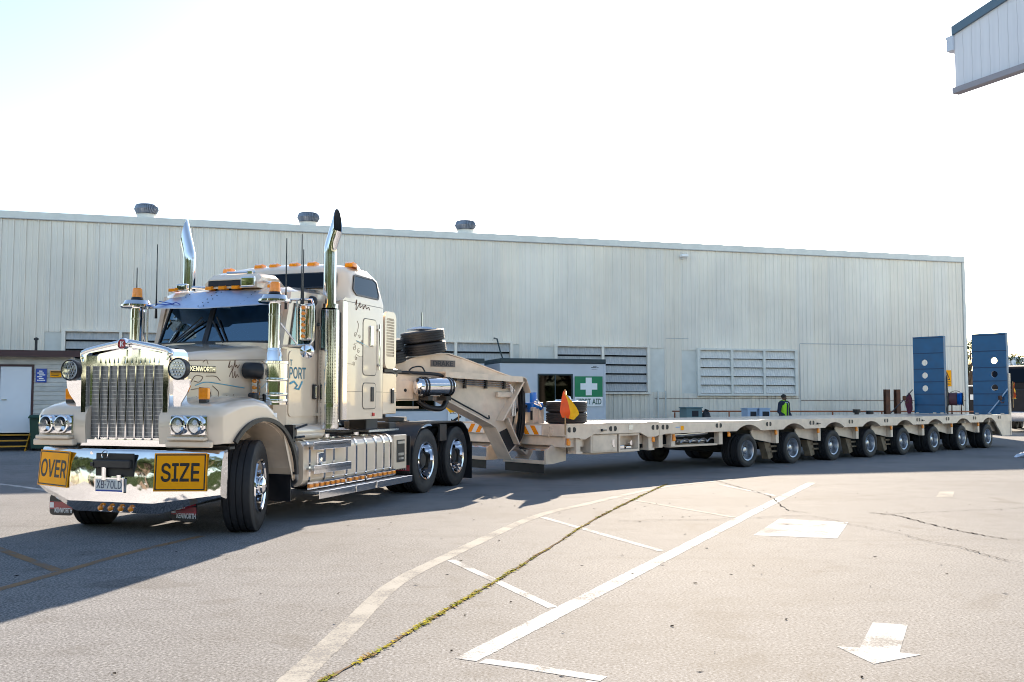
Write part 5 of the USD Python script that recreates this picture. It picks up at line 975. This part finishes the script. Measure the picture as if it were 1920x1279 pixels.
# ---- main deck with arches
arches = union_all([Point(-.05 + SP * i, .125).buffer(.83, quad_segs=32) for i in range(8)])
rail = Polygon([(YJ, ZD + .0), (Y1, ZD - .02), (Y1, .82), (YJ + .2, .82), (YJ, .78)]).difference(arches)
L('side_rail', prism(rail, 'x', XN - .06, XN), CREAM2); L('side_rail', prism(rail, 'x', XF, XF + .06), CREAM2)
L('main_deck', loft([[(XF + .06, y, z - .03), (XN - .0605, y, z - .03), (XN - .0605, y, z), (XF + .06, y, z)] for y, z in ((YJ, ZD - .001), (Y1, ZD - .021))]), DECK)
L('rail_cap', loft([[(XN - .058, y, z), (XN + .008, y, z), (XN + .008, y, z - .03), (XN + .0005, y, z - .03), (XN + .0005, y, z + .001), (XN - .058, y, z + .001)][:4] for y, z in ((Y0, ZD + .012), (YJ - .012, ZD + .012))]), CREAM2)
L('spine_beam', J(bx(-.75, -.55, YJ, Y1 - .3, .50, 1.02), bx(.15, .35, YJ, Y1 - .3, .50, 1.02)), CHASSIS)
for k in range(10): L('deck_cross_member', bx(XF + .1, XN - .1, YJ + .3 + k * 1.75, YJ + .4 + k * 1.75, .80, 1.0), CREAM2)
L('rear_plate', prism([(Y1 - .66, .36), (Y1 - .02, .36), (Y1 - .02, .819), (Y1 - 1.15, .819), (Y1 - 1.06, .70), (Y1 - .82, .52)], 'x', XN - .07, XN - .02), CREAM2)
L('tail_beam', bx(XF, XN, Y1 - .02, Y1 + .05, .36, ZD - .03, .006), CREAM2)
for i in range(8):
    y = SP * i - .02
    for x in (1.10, .85): wheel(tr, x, y, .375, .235, .222, 'trailer' if x > 1 else 'inner', 1)
    if i < 3:
        for x in (-1.68, -1.43): wheel(tr, x, y, .375, .235, .222, 'trailer' if x < -1.6 else 'inner', -1)
    L('axle', J(cyl((-1.4, y, .375), (1.0, y, .375), .075, 10), bx(.55, .75, y - .1, y + .1, .35, .85)), CHASSIS)
    pa = prism([(y + .40, .85), (y + SP - .62, .85), (y + SP - .62, .50), (y + .42, .62), (y + .34, .78)], 'x', 1.03, 1.06)
    if i < 7:
        pn = L('hanger_panel', pa, CREAM2)
        obj(pn, 'hanger_post', J(bx(1.06, 1.18, y + SP - .66, y + SP - .54, .50, .84, .006)), CREAM2)
        if i < 4: L('swing_arm', J(prism([(y + SP - .85, .52), (y + SP - .60, .50), (y + SP - .50, .16), (y + SP - .66, .12)], 'x', .80, .98), bx(.82, 1.02, y + SP - .64, y + SP - .40, .40, .44), bx(.82, 1.02, y + SP - .60, y + SP - .38, .28, .32)), ARMBROWN)
    else: L('hanger_panel', prism([(y + .36, .85), (y + .9, .85), (y + .9, .5), (y + .45, .55)], 'x', 1.03, 1.06), CREAM2)
    L('arch_liner', loft([[(.95, -.05 + SP * i + .83 * math.cos(t), .125 + .83 * math.sin(t) + .003), (XN - .061, -.05 + SP * i + .83 * math.cos(t), .125 + .83 * math.sin(t) + .003), (XN - .061, -.05 + SP * i + .84 * math.cos(t), .125 + .845 * math.sin(t)), (.95, -.05 + SP * i + .84 * math.cos(t), .125 + .845 * math.sin(t))] for t in np.linspace(PI / 2 - .58, PI / 2 + .58, 12)]), CREAM2, 40)
    ly = y - .72
    sl = L('side_light', J(rbox(1.20, 1.245, ly - .04, ly + .04, .70, .79, .015)), AMBER, 40); obj(sl, 'stem', cyl((1.21, ly, .79), (1.21, ly, .815), .03, 10), AMBER)
for ly in (Y0 + .08, -3.28, -2.62):
    sl = L('side_light', rbox(1.20, 1.245, ly - .04, ly + .04, .66, .755, .015), AMBER, 40); obj(sl, 'stem', cyl((1.21, ly, .755), (1.21, ly, .80), .03, 10), AMBER)
# front bay of the main deck: posts, low frame, hydraulics
for y in (YJ + .06, -2.68, -1.06): L('bay_post', J(bx(1.06, 1.2, y, y + .13, .54, .82, .006)), CREAM2)
L('bay_panel', prism([(YJ + .02, .52), (YJ + .02, .80), (YJ + .34, .80), (YJ + .34, .52)], 'x', 1.0, 1.055), CREAM2); L('panel_hole', cyl((1.053, YJ + .17, .68), (1.062, YJ + .17, .68), .045, 16), INK)
L('bay_frame', J(bx(1.0, 1.16, -2.68, -1.06, .525, .57, .006), bx(.7, .8, -2.68, -1.06, .525, .57)), CREAM2)
L('bay_back', bx(.5, .55, -2.9, -.9, .5, .98), DARKIN)
L('hydraulic_ram', J(cyl((.95, -2.5, .76), (.95, -1.2, .80), .06, 14), cyl((1.0, -2.3, .64), (1.0, -1.3, .64), .035, 12)), CHROME, 40)
L('bay_hose', J(*[tube(smoothpath([(1.05, -2.5 + .3 * k, .60), (1.08, -2.4 + .3 * k, .68), (1.06, -2.25 + .3 * k, .66), (1.02, -2.15 + .3 * k, .60)], 5), .018, 6) for k in range(5)]), ALLOY, 50)
L('side_sticker', J(bx(XN + .0005, XN + .004, -2.46, -2.36, .88, .97)), SIGNY); L('side_sticker', bx(XN + .0005, XN + .004, -2.62, -2.49, .93, .955), LIGHTB)
L('rail_plate', bx(XN + .0005, XN + .006, -4.06, -3.95, .92, 1.02), ALLOY)
# twist-lock holes in pairs along the rail
for y in [-5.70, -4.58, -3.33, -3.02, -1.22] + [.66 + SP * k for k in range(8)]:
    for k in (0, 1):
        h = plate(Point(0, 0).buffer(.05).difference(sbox(.028 if k == 0 else -.06, -.06, .06 if k == 0 else -.028, .06)), .004, (XN + .0005, y + .12 * k, .955), (0, 1, 0), (0, 0, 1))
        L('lashing_hole', h, BLACK)
for y in (-4.86, 2.75, 8.2): L('rail_hook', J(bx(XN, XN + .03, y, y + .14, .925, .94), bx(XN, XN + .03, y, y + .03, .91, .955)), CHASSIS)
# ---- ramps
def ramp(x0, x1, rel, lab):
    y0 = 14.02; w = x1 - x0; zt = 3.66; zb = 1.045
    p = sbox(0, 0, w, zt - zb)
    for z in (1.90, 2.34, 2.78): p = p.difference(Point(rel * w, z - zb).buffer(.105, quad_segs=12))
    r = L('ramp', place(trimesh.creation.extrude_polygon(p, .05, engine='earcut'), (x0, y0 + .05, zb), (1, 0, 0), (0, 0, 1)), BLUE, False, lab)
    for x in (x0, x1 - .05): obj(r, 'side_frame', bx(x, x + .05, y0 + .0505, y0 + .16, zb, zt), BLUE)
    for z in (1.33, 1.70, 2.12, 2.56, 3.10, 3.62):
        obj(r, 'rib', bx(x0 + .002, x1 - .002, y0 - .006, y0 - .0005, z - .011, z + .011), BLUED); obj(r, 'back_beam', bx(x0 + .051, x1 - .051, y0 + .051, y0 + .14, z - .03, z + .03), BLUE)
    obj(r, 'top_cap', bx(x0 - .004, x1 + .004, y0 - .005, y0 + .155, zt + .0005, zt + .012), BLUE)  # thin cap along the ramp top, same blue paint
    return r
ramp(-1.76, -.70, .37, 'blue ramp on the far side with holes left of centre'); ramp(.24, 1.32, .64, 'blue ramp on the near side with holes right of centre')
L('ramp_post', bx(1.335, 1.385, 14.06, 14.12, 1.03, 2.36, .005), CREAM2)
L('ramp_post', bx(-.66, -.62, 14.05, 14.10, 1.03, 2.30), CHASSIS)
L('ramp_hinge', J(*[cyl((x, 14.02, 1.045), (x + .1, 14.02, 1.045), .04, 10) for x in (-1.7, -1.1, -.85, .3, .7, 1.1)]), CREAM2)
# ---- deck gear at the front: pump set, tank box
L('pump_engine', J(rbox(-.14, .14, -5.62, -5.30, 1.24, 1.46, .03), cyl((.0, -5.45, 1.46), (.0, -5.45, 1.66), .07, 14), cyl((-.2, -5.45, 1.36), (.22, -5.45, 1.36), .05, 12), bx(.12, .24, -5.55, -5.4, 1.34, 1.42)), BLUEP, 40)
L('pump_motor', J(cyl((-.22, -5.62, 1.30), (-.22, -5.62, 1.66), .12, 18)), mat('motor_blue_grey', (.07, .12, .17), .4), 40)
pb_ = L('pump_box', bx(-.06, .20, -5.62, -5.34, ZD + .001, 1.37, .01), CREAM2); obj(pb_, 'pressure_valve', J(rbox(.12, .18, -5.645, -5.625, 1.12, 1.30, .01)), BLACK, 40)
L('pump_box_rib', prism([(.0, 0), (.16, 0), (0, .30)], 'y', 0, .02).apply_translation((.201, -5.5, ZD + .001)), CREAM2)
L('pump_hose', J(*[tube(smoothpath([(.05 - .1 * k, -5.66, 1.40 - .05 * k), (-.12 - .03 * k, -5.78, 1.30), (-.16 - .05 * k, -5.86, 1.05), (-.2 - .07 * k, -5.84, .80), (-.26 - .07 * k, -5.76, .70)], 6), .028, 8) for k in range(4)]), BLACK, 50)
L('pump_pipe', J(*[tube(smoothpath([(.1, -5.5, 1.44), (.2 + .05 * k, -5.62, 1.45 + .03 * k), (.3, -5.5, 1.38)], 6), .014, 6) for k in range(3)]), CHROME, 50)
# ================================================================ THINGS CARRIED BY THE TRAILER
def RW(x, y, z):
    a = math.radians(RPSI); return (4.522 + x * math.cos(a) + y * math.sin(a), 22.417 - x * math.sin(a) + y * math.cos(a), z)
def spare(label, loc, rotz, group):
    s = thing('spare_tyre', label, 'tyre', loc, rotz, group)
    t = tyre_mesh(.40, .215, .222, 44); t.apply_transform(trimesh.transformations.rotation_matrix(PI / 2, (0, 1, 0))); obj(s, 'tyre', t, RUBBER, 30)
    obj(s, 'rim', lathe([(-.09, .232), (-.02, .19), (.02, .08), (.02, .02)], 'z', 28), ALLOY, 40)
    return s
sp0 = spare('spare tyre lying lower in the stack on the front deck by the flag', RW(.64, -5.16, ZD + .11), -RPSI, 'spare tyres')
def tilt_copy(label, loc, tilt):
    p = copy(sp0, 'spare_tyre', label, loc, -RPSI, tilt, 'spare tyres'); return p
copy(sp0, 'spare_tyre', 'spare tyre lying on top of the stack on the front deck by the flag', RW(.64, -5.16, ZD + .326), -RPSI + 20, 0, 'spare tyres')
tl = 9.5
for (y, x, z), lb in (((-7.94, -.22, 2.45), 'near stack on the gooseneck hump, lower'), ((-7.98, -.22, 2.67), 'near stack on the gooseneck hump, upper'), ((-8.78, -.30, 2.24), 'rear stack beside the cab grille on the gooseneck, lower'), ((-8.82, -.30, 2.455), 'rear stack beside the cab grille on the gooseneck, upper')):
    tilt_copy('black spare tyre, ' + lb + ' one', RW(x, y, z), tl)
lk = thing('tyre_clamp', 'grey clamp plate with thin rod topping the gooseneck tyre stack', 'clamp', RW(-.22, -8.0, 2.785), -RPSI)
obj(lk, 'plate', J(bx(-.22, .22, -.18, .18, 0, .025, .008), bx(-.15, .15, -.12, .12, .0255, .05, .008)), LIGHTB); obj(lk, 'rod', cyl((0, 0, .05), (0, 0, .32), .012, 8), CHROME)
lk2 = thing('tyre_clamp', 'shiny clamp plate on top of the front deck tyre stack', 'clamp', RW(.64, -5.16, ZD + .43), -RPSI)
obj(lk2, 'plate', lathe([(0, .24), (.03, .22), (.04, .10), (.10, .07), (.11, .01)], 'z', 20), CHROME, 40); obj(lk2, 'rod', cyl((0, 0, .1), (0, 0, .2), .012, 8), CHROME)
def flag(label, loc, rz, seed, first=None):
    if first is not None: return copy(first, 'warning_flag', label, loc, rz, 0, 'orange and yellow warning flags')
    s = thing('warning_flag', label, 'flag', loc, rz, 'orange and yellow warning flags')
    obj(s, 'stick', cyl((0, 0, -.22), (0, 0, .62), .014, 8), WOOD)
    def cloth(t0, t1):
        V, F = [], []; nu, nv = 8, 14
        for i in range(nu + 1):
            for j in range(nv + 1):
                u = t0 + (t1 - t0) * i / nu; v = j / nv
                x = -.02 + (.03 + .25 * math.sin(min(v * 1.25, 1) * PI / 2)) * (u - .25) * (1 if v < .78 else 1 - (v - .78) * 2.6) + .10 * u * v
                yy = -.03 - .05 * math.sin(u * 6 + v * 2.2) * v - .02 * math.sin(9 * v + 4 * u)
                z = .60 - v * .50 - .06 * u * (1 - v) - .04 * u * v
                V.append((x, yy, z))
        for i in range(nu):
            for j in range(nv):
                a = i * (nv + 1) + j; F += [(a, a + 1, a + nv + 2), (a, a + nv + 2, a + nv + 1)]
        return trimesh.Trimesh(V, F, process=False)
    obj(s, 'cloth', cloth(0, .52), FLAGO, True); obj(s, 'cloth', cloth(.52, 1), FLAGY, True)
    return s
f0 = flag('orange and yellow flag at the near front corner of the trailer deck', RW(1.22, Y0 + .0, ZD + .03), -10, 1)
flag('orange and yellow flag on the far front corner behind the truck wheel', RW(-2.02, Y0 + .02, ZD + .12), -165, 2, f0)
flag('orange and yellow flag at the rear near corner beside the blue ramp', RW(1.42, 14.2, ZD + .42), 60, 3, f0)
flag('small orange flag low on the truck chassis behind the sleeper', (-4.0855 + .5 * math.cos(math.radians(TPSI)) + 3.4 * math.sin(math.radians(TPSI)), 11.4486 - .5 * math.sin(math.radians(TPSI)) + 3.4 * math.cos(math.radians(TPSI)), 1.12), 20, 4, f0) if False else None
rl_ = thing('hose_reel', 'dark and blue hose drum standing between the two blue ramps', 'hose reel', RW(-.28, 13.95, ZD - .02), -RPSI + 20)
obj(rl_, 'drum', lathe([(-.22, .05), (-.22, .20), (-.18, .205), (.02, .22), (.02, .05)], 'x', 24, (0, 0, .50)), mat('hose_maroon', (.07, .02, .03), .6), 30)
obj(rl_, 'blue_coil', J(*[lathe([(x, .19), (x + .02, .225), (x + .04, .19)], 'x', 24, (0, 0, .5)) for x in (.03, .07, .11, .15)]), BLUEP, 40)
obj(rl_, 'flange', J(lathe([(-.24, .02), (-.24, .235), (-.225, .235), (-.225, .02)], 'x', 24, (0, 0, .5)), lathe([(.20, .02), (.20, .235), (.215, .235), (.215, .02)], 'x', 24, (0, 0, .5))), BLACK, 30)
for sx in (-.15, .14): obj(rl_, 'stand_leg', J(tube([(sx, -.12, 0), (sx, 0, .5)], .014, 6), tube([(sx, .14, 0), (sx, 0, .5)], .014, 6)), RUST)
obj(rl_, 'loose_hose', tube(smoothpath([(-.2, -.1, .4), (-.3, -.16, .2), (-.26, -.2, .0), (-.1, -.22, .02)], 6), .014, 6), BLACK)
obj(rl_, 'hoop', tube([(.25 * math.cos(t) - .02, 0, .5 + .27 * math.sin(t)) for t in np.linspace(.2, PI - .2, 14)], .01, 6), RUST)
def strap(label, a, b, m):
    c = np.array(RW(*a)); d = np.array(RW(*b)); s = thing('load_strap', label, 'strap', c, 0)
    obj(s, 'webbing', tube([(0, 0, 0), (d - c) * .5 + (0, 0, -.02), d - c], .018, 6), m)
    mid = (d - c) * .62; obj(s, 'ratchet', rbox(mid[0] - .05, mid[0] + .05, mid[1] - .05, mid[1] + .05, mid[2] - .05, mid[2] + .09, .02), RUST, 40)
    obj(s, 'hook', tube(smoothpath([mid, mid + (.04, 0, -.14), mid + (.13, .0, -.10), mid + (.12, 0, .04)], 5), .012, 6), RUST)
strap('dark tie down strap slanting up to the far blue ramp', (-1.9, 12.6, ZD), (-1.8, 14.0, 1.85), CHASSIS)
strap('pale tie down strap slanting across the foot of the near blue ramp', (.75, 13.9, ZD), (1.36, 13.95, 1.86), LIGHTB)
rg = thing('rag_bundle', 'maroon rag bundle against the foot of the far blue ramp', 'rag', RW(-1.86, 13.85, ZD - .02), 0)
rm = trimesh.creation.icosphere(3, .15); rm.vertices *= (.8, .7, 2.2) * (1 + .5 * (meshkit.noise(rm.vertices * 12) - .5))[:, None]; rm.apply_translation((0, 0, .33))
obj(rg, 'cloth', rm, mat('maroon_cloth', (.10, .02, .04), .9), True); obj(rg, 'tie', cyl((0, 0, .35), (0, 0, .39), .12, 10), RUST)

# ================================================================ CANOPY overhead on the right (far corner in view, running towards the viewer's right)
CA = math.degrees(math.atan2(-1, .461))          # direction of the fascia, from the far corner towards the viewer
cn = thing('canopy', 'ribbed pale canopy end with blue roof edge high at top right', 'canopy', (7.12, 14.95, 0), CA)
# local x runs along the fascia, -y is the outer (viewer's left) side
FAS = mat('canopy_sheet', (.60, .60, .64), .45, var=.04, stretch=(6, 6, .3))
FASB = mat('canopy_blue_trim', (.07, .12, .17), .4, var=.05)
FASP = mat('canopy_gutter', (.46, .50, .58), .4)
FASD = mat('canopy_lower_trim', (.24, .23, .26), .5)
sl_ = .20; LX = 9.0
zb, zt0 = 6.42, 7.38
k = 0; x = 0.
while x < LX - .01:
    w_ = .16; xa, xb = x, min(x + w_ - .004, LX)
    prof = [(xa, 0), (xa + .03, 0), (xa + .042, -.012), (xa + .07, -.012), (xa + .082, 0), (xb, 0), (xb, .02), (xa, .02)]
    V = []; n = len(prof)
    m = prism([(a, -b) for a, b in prof], 'z', zb + .05, 8.0)
    v = m.vertices.copy(); top = v[:, 2] > 7; v[top, 2] = zt0 + sl_ * v[top, 0]; obj(cn, 'fascia_sheet', fix(v, m.faces), FAS); x += w_; k += 1
def along(z0, z1, y0, y1, xs=0., xe=LX, s=sl_):
    return loft([[(x, y0, z0 + s * x), (x, y1, z0 + s * x), (x, y1, z1 + s * x), (x, y0, z1 + s * x)] for x in (xs, xe)])
obj(cn, 'roof_edge', along(zt0 - .02, zt0 + .12, -.06, .07, -.02), FASB)
obj(cn, 'lower_trim', along(zb - .03, zb + .06, -.10, .045, 0, LX, 0), FASD)
obj(cn, 'gutter', bx(-.14, -.005, -.05, 6.0, zt0 - .26, zt0 - .02, .006), FASP)
obj(cn, 'roof_sheet', loft([[(x, 6.0, zt0 - .05 + sl_ * x), (x, .075, zt0 - .05 + sl_ * x), (x, .075, zt0 + sl_ * x), (x, 6.0, zt0 + sl_ * x)] for x in (0, LX)]), FASP)
obj(cn, 'flood_lamp', lathe([(zb - .16, .02), (zb - .15, .10), (zb - .08, .16), (zb - .035, .17), (zb - .031, .02)], 'z', 24, (1.45, .45, 0)), LEDW, 40)
# a post to carry it, out of the frame to the right
for x, y in ((8.6, .5), (8.6, 5.5)): obj(cn, 'post', bx(x - .1, x + .1, y - .1, y + .1, 0, zb), FASP)

# ================================================================ BEYOND THE WAREHOUSE END
def leafmat(name, c):
    c = np.array(c)
    usdkit.material(stage, LK + name, {'o': ('geometry', {}), 'r': ('rgb_ramp', {'ramp': [(0, tuple(c * .55)), (1, tuple(c * 1.5))]}), 'd': ('principled_bsdf', {'roughness': .55, 'specular_ior_level': .3}), 't': ('translucent_bsdf', {}), 'm': ('mix_closure', {'fac': .35})},
        [('o.random_per_island', 'r.fac'), ('r.color', 'd.base_color'), ('r.color', 't.color'), ('d.BSDF', 'm.closure1'), ('t.BSDF', 'm.closure2')], surface='m.closure')
    return LK + name
LEAF = [leafmat('leaf_mid', (.060, .095, .025)), leafmat('leaf_dark', (.035, .065, .022))]
BARK = mat('bark', (.10, .07, .05), .9, var=.4, scale=8, bump=.4, bscale=20)
def tree_parts(h, rad, n, seed, m):
    r = np.random.default_rng(seed)
    lim = [tube(smoothpath([(0, 0, 0), (.05 * h * .1, .02 * h, h * .25), (.02 * h, -.02 * h, h * .55)], 5), .035 * h, 8, .015 * h)]
    cen = []
    for i in range(16):
        a = r.uniform(0, 2 * PI); e = r.uniform(.15, 1.0); d = rad * r.uniform(.35, .9); c = np.array([d * math.cos(a), d * math.sin(a), h * (.42 + .5 * e * (1 - .35 * d / rad))]); cen.append((c, rad * r.uniform(.28, .45)))
        lim.append(tube(smoothpath([(0, 0, h * r.uniform(.2, .5)), tuple(c * (.5, .5, .8)), tuple(c)], 3), .012 * h, 5, .003 * h))
    V, F = [], []
    for _ in range(n):
        c, rr = cen[r.integers(len(cen))]; p = r.normal(0, 1, 3); p /= np.linalg.norm(p); p = c + p * rr * r.uniform(.55, 1.0) * (1, 1, .8)
        s = r.uniform(.10, .22) * rad / 2.5; a = r.normal(0, 1, 3); a /= np.linalg.norm(a); b = np.cross(a, r.normal(0, 1, 3)); b /= np.linalg.norm(b); k = len(V)
        V += [p - a * s, p + b * s * .5, p + a * s, p - b * s * .5]; F += [(k, k + 1, k + 2), (k, k + 2, k + 3)]
    return J(*lim), trimesh.Trimesh(V, F, process=False)
def tree(label, loc, h, rad, n, seed, group=None):
    t = thing('tree', label, 'tree', loc, 0, group); a, b = tree_parts(h, rad, n, seed, 0)
    obj(t, 'trunk', a, BARK, 40); obj(t, 'crown', b, LEAF[seed % 2]); return t
t0 = tree('leafy tree showing between the warehouse corner and the near blue ramp', (25.2, 52.5, 0), 5.6, .95, 2200, 3)
copy(t0, 'tree', 'thin tree top just right of the near blue ramp', (33.2, 63.0, 0), 80, 0, None, .95)
t1 = tree('low spreading green tree at the right frame edge', (45.5, 82.0, 0), 4.6, 3.6, 6000, 4)
copy(t1, 'tree', 'bushy tree behind the dark machinery at the right frame edge', (41.5, 79.0, 0), 140, 0, None, .88)
copy(t1, 'tree', 'tree at the far right partly outside the frame', (51.0, 88.0, 0), 210, 0, None, 1.05)
cb = thing('tower_block', 'pale hazy city tower block on the far right skyline', 'building', (268, 500, 0), 10)
TWR = mat('tower_hazed_concrete', (.42, .48, .56), .7, var=.06); TWG = mat('tower_hazed_glass', (.20, .27, .36), .4)  # distance haze is put into these pale blue greys
obj(cb, 'wall', bx(-5, 5, 0, 9, 0, 22.5), TWR); obj(cb, 'roof_plant', J(bx(-3, 1, 2, 6, 22.5, 24.0), bx(2, 4, 2, 5, 22.5, 23.4)), TWR)
for f in range(6):
    for c in range(5): obj(cb, 'window', bx(-4.5 + c * 1.9, -3.1 + c * 1.9, -.05, -.002, 3.5 + f * 3.1, 5.4 + f * 3.1), TWG)
# dark parked truck and machinery behind the trailer tail
mc = thing('parked_truck', 'dark parked truck with silver trim behind the trailer tail', 'truck', (24.6, 46.0, 0), -38)
DK = mat('dark_truck_paint', (.012, .012, .016), .6, var=.3, spec=.2)
obj(mc, 'cab', loft([[(x0, y, .9), (x1, y, .9), (x1, y, z), (x0, y, z)] for x0, x1, y, z in ((-1.2, 1.2, -1.0, 2.3), (-1.2, 1.2, -.6, 3.1), (-1.2, 1.2, 1.2, 3.2))]), DK, 20)
obj(mc, 'bonnet', rbox(-1.1, 1.1, -2.4, -1.05, .9, 2.0, .1), DK, 30)
obj(mc, 'windscreen', hull([(-1.05, -1.02, 2.33), (1.05, -1.02, 2.33), (1.05, -.68, 3.0), (-1.05, -.68, 3.0), (-1.05, -1.04, 2.33), (1.05, -1.04, 2.33), (1.05, -.70, 3.0), (-1.05, -.70, 3.0)]), GLASSD)
obj(mc, 'chassis', bx(-.5, .5, -2.3, 6.5, .6, .9), CHASSIS); obj(mc, 'body', bx(-1.2, 1.2, 1.5, 6.5, .95, 2.0, .03), DK)
obj(mc, 'body_rail', J(bx(-1.22, 1.22, 1.48, 6.52, 2.0, 2.06), bx(-1.22, 1.22, 1.48, 6.52, 1.35, 1.40)), ALLOY)
obj(mc, 'bumper', bx(-1.2, 1.2, -2.55, -2.42, .5, .95, .03), CHROME)
for y in (-1.6, 4.0, 5.3):
    for s in (-1, 1):
        w_ = sub(mc, 'wheel', (s * 1.05, y, .5)); obj(w_, 'tyre', tyre_mesh(.5, .28, .29, 28, 3), RUBBER, 30); obj(w_, 'rim', lathe([(s * .12, .3), (s * .02, .2), (s * .08, .02)], 'x', 20), ALLOY, 40)
ml = thing('loader_machine', 'dark machine with pale arm behind the near blue ramp', 'machine', (22.05, 45.3, 0), -20)
obj(ml, 'body', rbox(-.5, .5, -.6, .9, .4, 2.1, .1), DK, 30); obj(ml, 'cab_roof', bx(-.45, .45, -.5, .6, 2.12, 2.2, .03), WHITEP); obj(ml, 'base', bx(-.6, .6, -.7, 1.0, 0, .4, .03), CHASSIS)
obj(ml, 'panel', bx(-.3, .1, -.63, -.605, 1.5, 1.75), SHED)
bn = thing('blue_banner_fence', 'dark mesh fence with blue white banner beyond the parked truck', 'fence', (31.5, 58.5, 0), 20)
for k in range(7): obj(bn, 'post', cyl((k * 2.2, 0, 0), (k * 2.2, 0, 2.6), .04, 6), CHASSIS)
obj(bn, 'rail', J(cyl((0, 0, 2.6), (13.2, 0, 2.6), .03, 6), cyl((0, 0, .2), (13.2, 0, .2), .03, 6)), CHASSIS)
obj(bn, 'banner', bx(.1, 13.1, -.05, -.03, 1.6, 2.55), mat('banner_blue', (.10, .16, .42), .6, var=.3, scale=1.2)); obj(bn, 'mesh_panel', bx(.1, 13.1, -.01, 0, .25, 1.58), CHASSIS)
fk = thing('tow_coupling', 'shiny metal coupling lying on the asphalt at the right frame edge', 'coupling', (13.4, 25.0, 0), 25)
obj(fk, 'bar', J(hull([(-.35, -.05, .02), (-.35, .05, .02), (.5, -.1, .02), (.5, .1, .02), (.5, -.1, .22), (.5, .1, .22), (-.3, 0, .10)])), CHROME, 20); obj(fk, 'collar', rbox(.3, .9, -.2, .2, .02, .30, .05), CHASSIS, 30)
hd = thing('added_hedge', 'unseen dark foliage row added behind the viewer to darken reflections in the chrome', 'added_hedge', (0, -16.5, 0), 0)  # unseen foliage row, added to darken what the chrome reflects
hr_ = np.random.default_rng(11); hv, hf = [], []
for _ in range(9000):
    c = np.array([hr_.uniform(-70, 60), 0, 0]); hh = 3.0 + 1.2 * float(meshkit.noise(np.array([c[0] * .35, 0, 0]), 2)); t = hr_.random()
    c[1], c[2] = (hr_.uniform(.45, .65), hr_.uniform(0, hh)) if t < .75 else (hr_.uniform(-.5, .5), hh + hr_.uniform(-.15, .12)); a = hr_.normal(0, 1, 3); a /= np.linalg.norm(a); b = np.cross(a, hr_.normal(0, 1, 3)); b /= np.linalg.norm(b); k = len(hv); s_ = hr_.uniform(.12, .26)
    hv += [c - a * s_, c + b * s_ * .6, c + a * s_, c - b * s_ * .6]; hf += [(k, k + 1, k + 2), (k, k + 2, k + 3)]
obj(hd, 'foliage', trimesh.Trimesh(hv, hf, process=False), LEAF[1]); obj(hd, 'inner_growth', loft([[(x, y, z) for y, z in ((-.5, 0), (.45, 0), (.45, 2.9), (-.5, 2.9))] for x in (-70, 60)]), mat('added_hedge_inner', (.012, .018, .008), 1., spec=0.))
# trees behind the viewer, seen mirrored in the chrome and the windscreen
tb0 = tree('tall tree behind the viewer, mirrored in the chrome grille', (-14, -16, 0), 11, 5.5, 5200, 6, 'trees behind the viewer')
for k, (x, y, s) in enumerate(((-30, -15, 1.1), (-3, -26, 1.0), (10, -22, .9), (-45, -8, 1.15), (24, -24, 1.1), (-58, 2, 1.2), (-22, -30, 1.3), (38, -18, 1.0), (-38, -20, 1.2), (3, -20, .8), (17, -28, 1.2), (31, -12, 1.), (46, -6, 1.1), (-8, -20, .85), (-50, -2, 1.), (52, 6, 1.2))):
    copy(tb0, 'tree', 'tall tree behind the viewer, mirrored in the chrome grille', (x, y, 0), 40 * k, 0, 'trees behind the viewer', s)
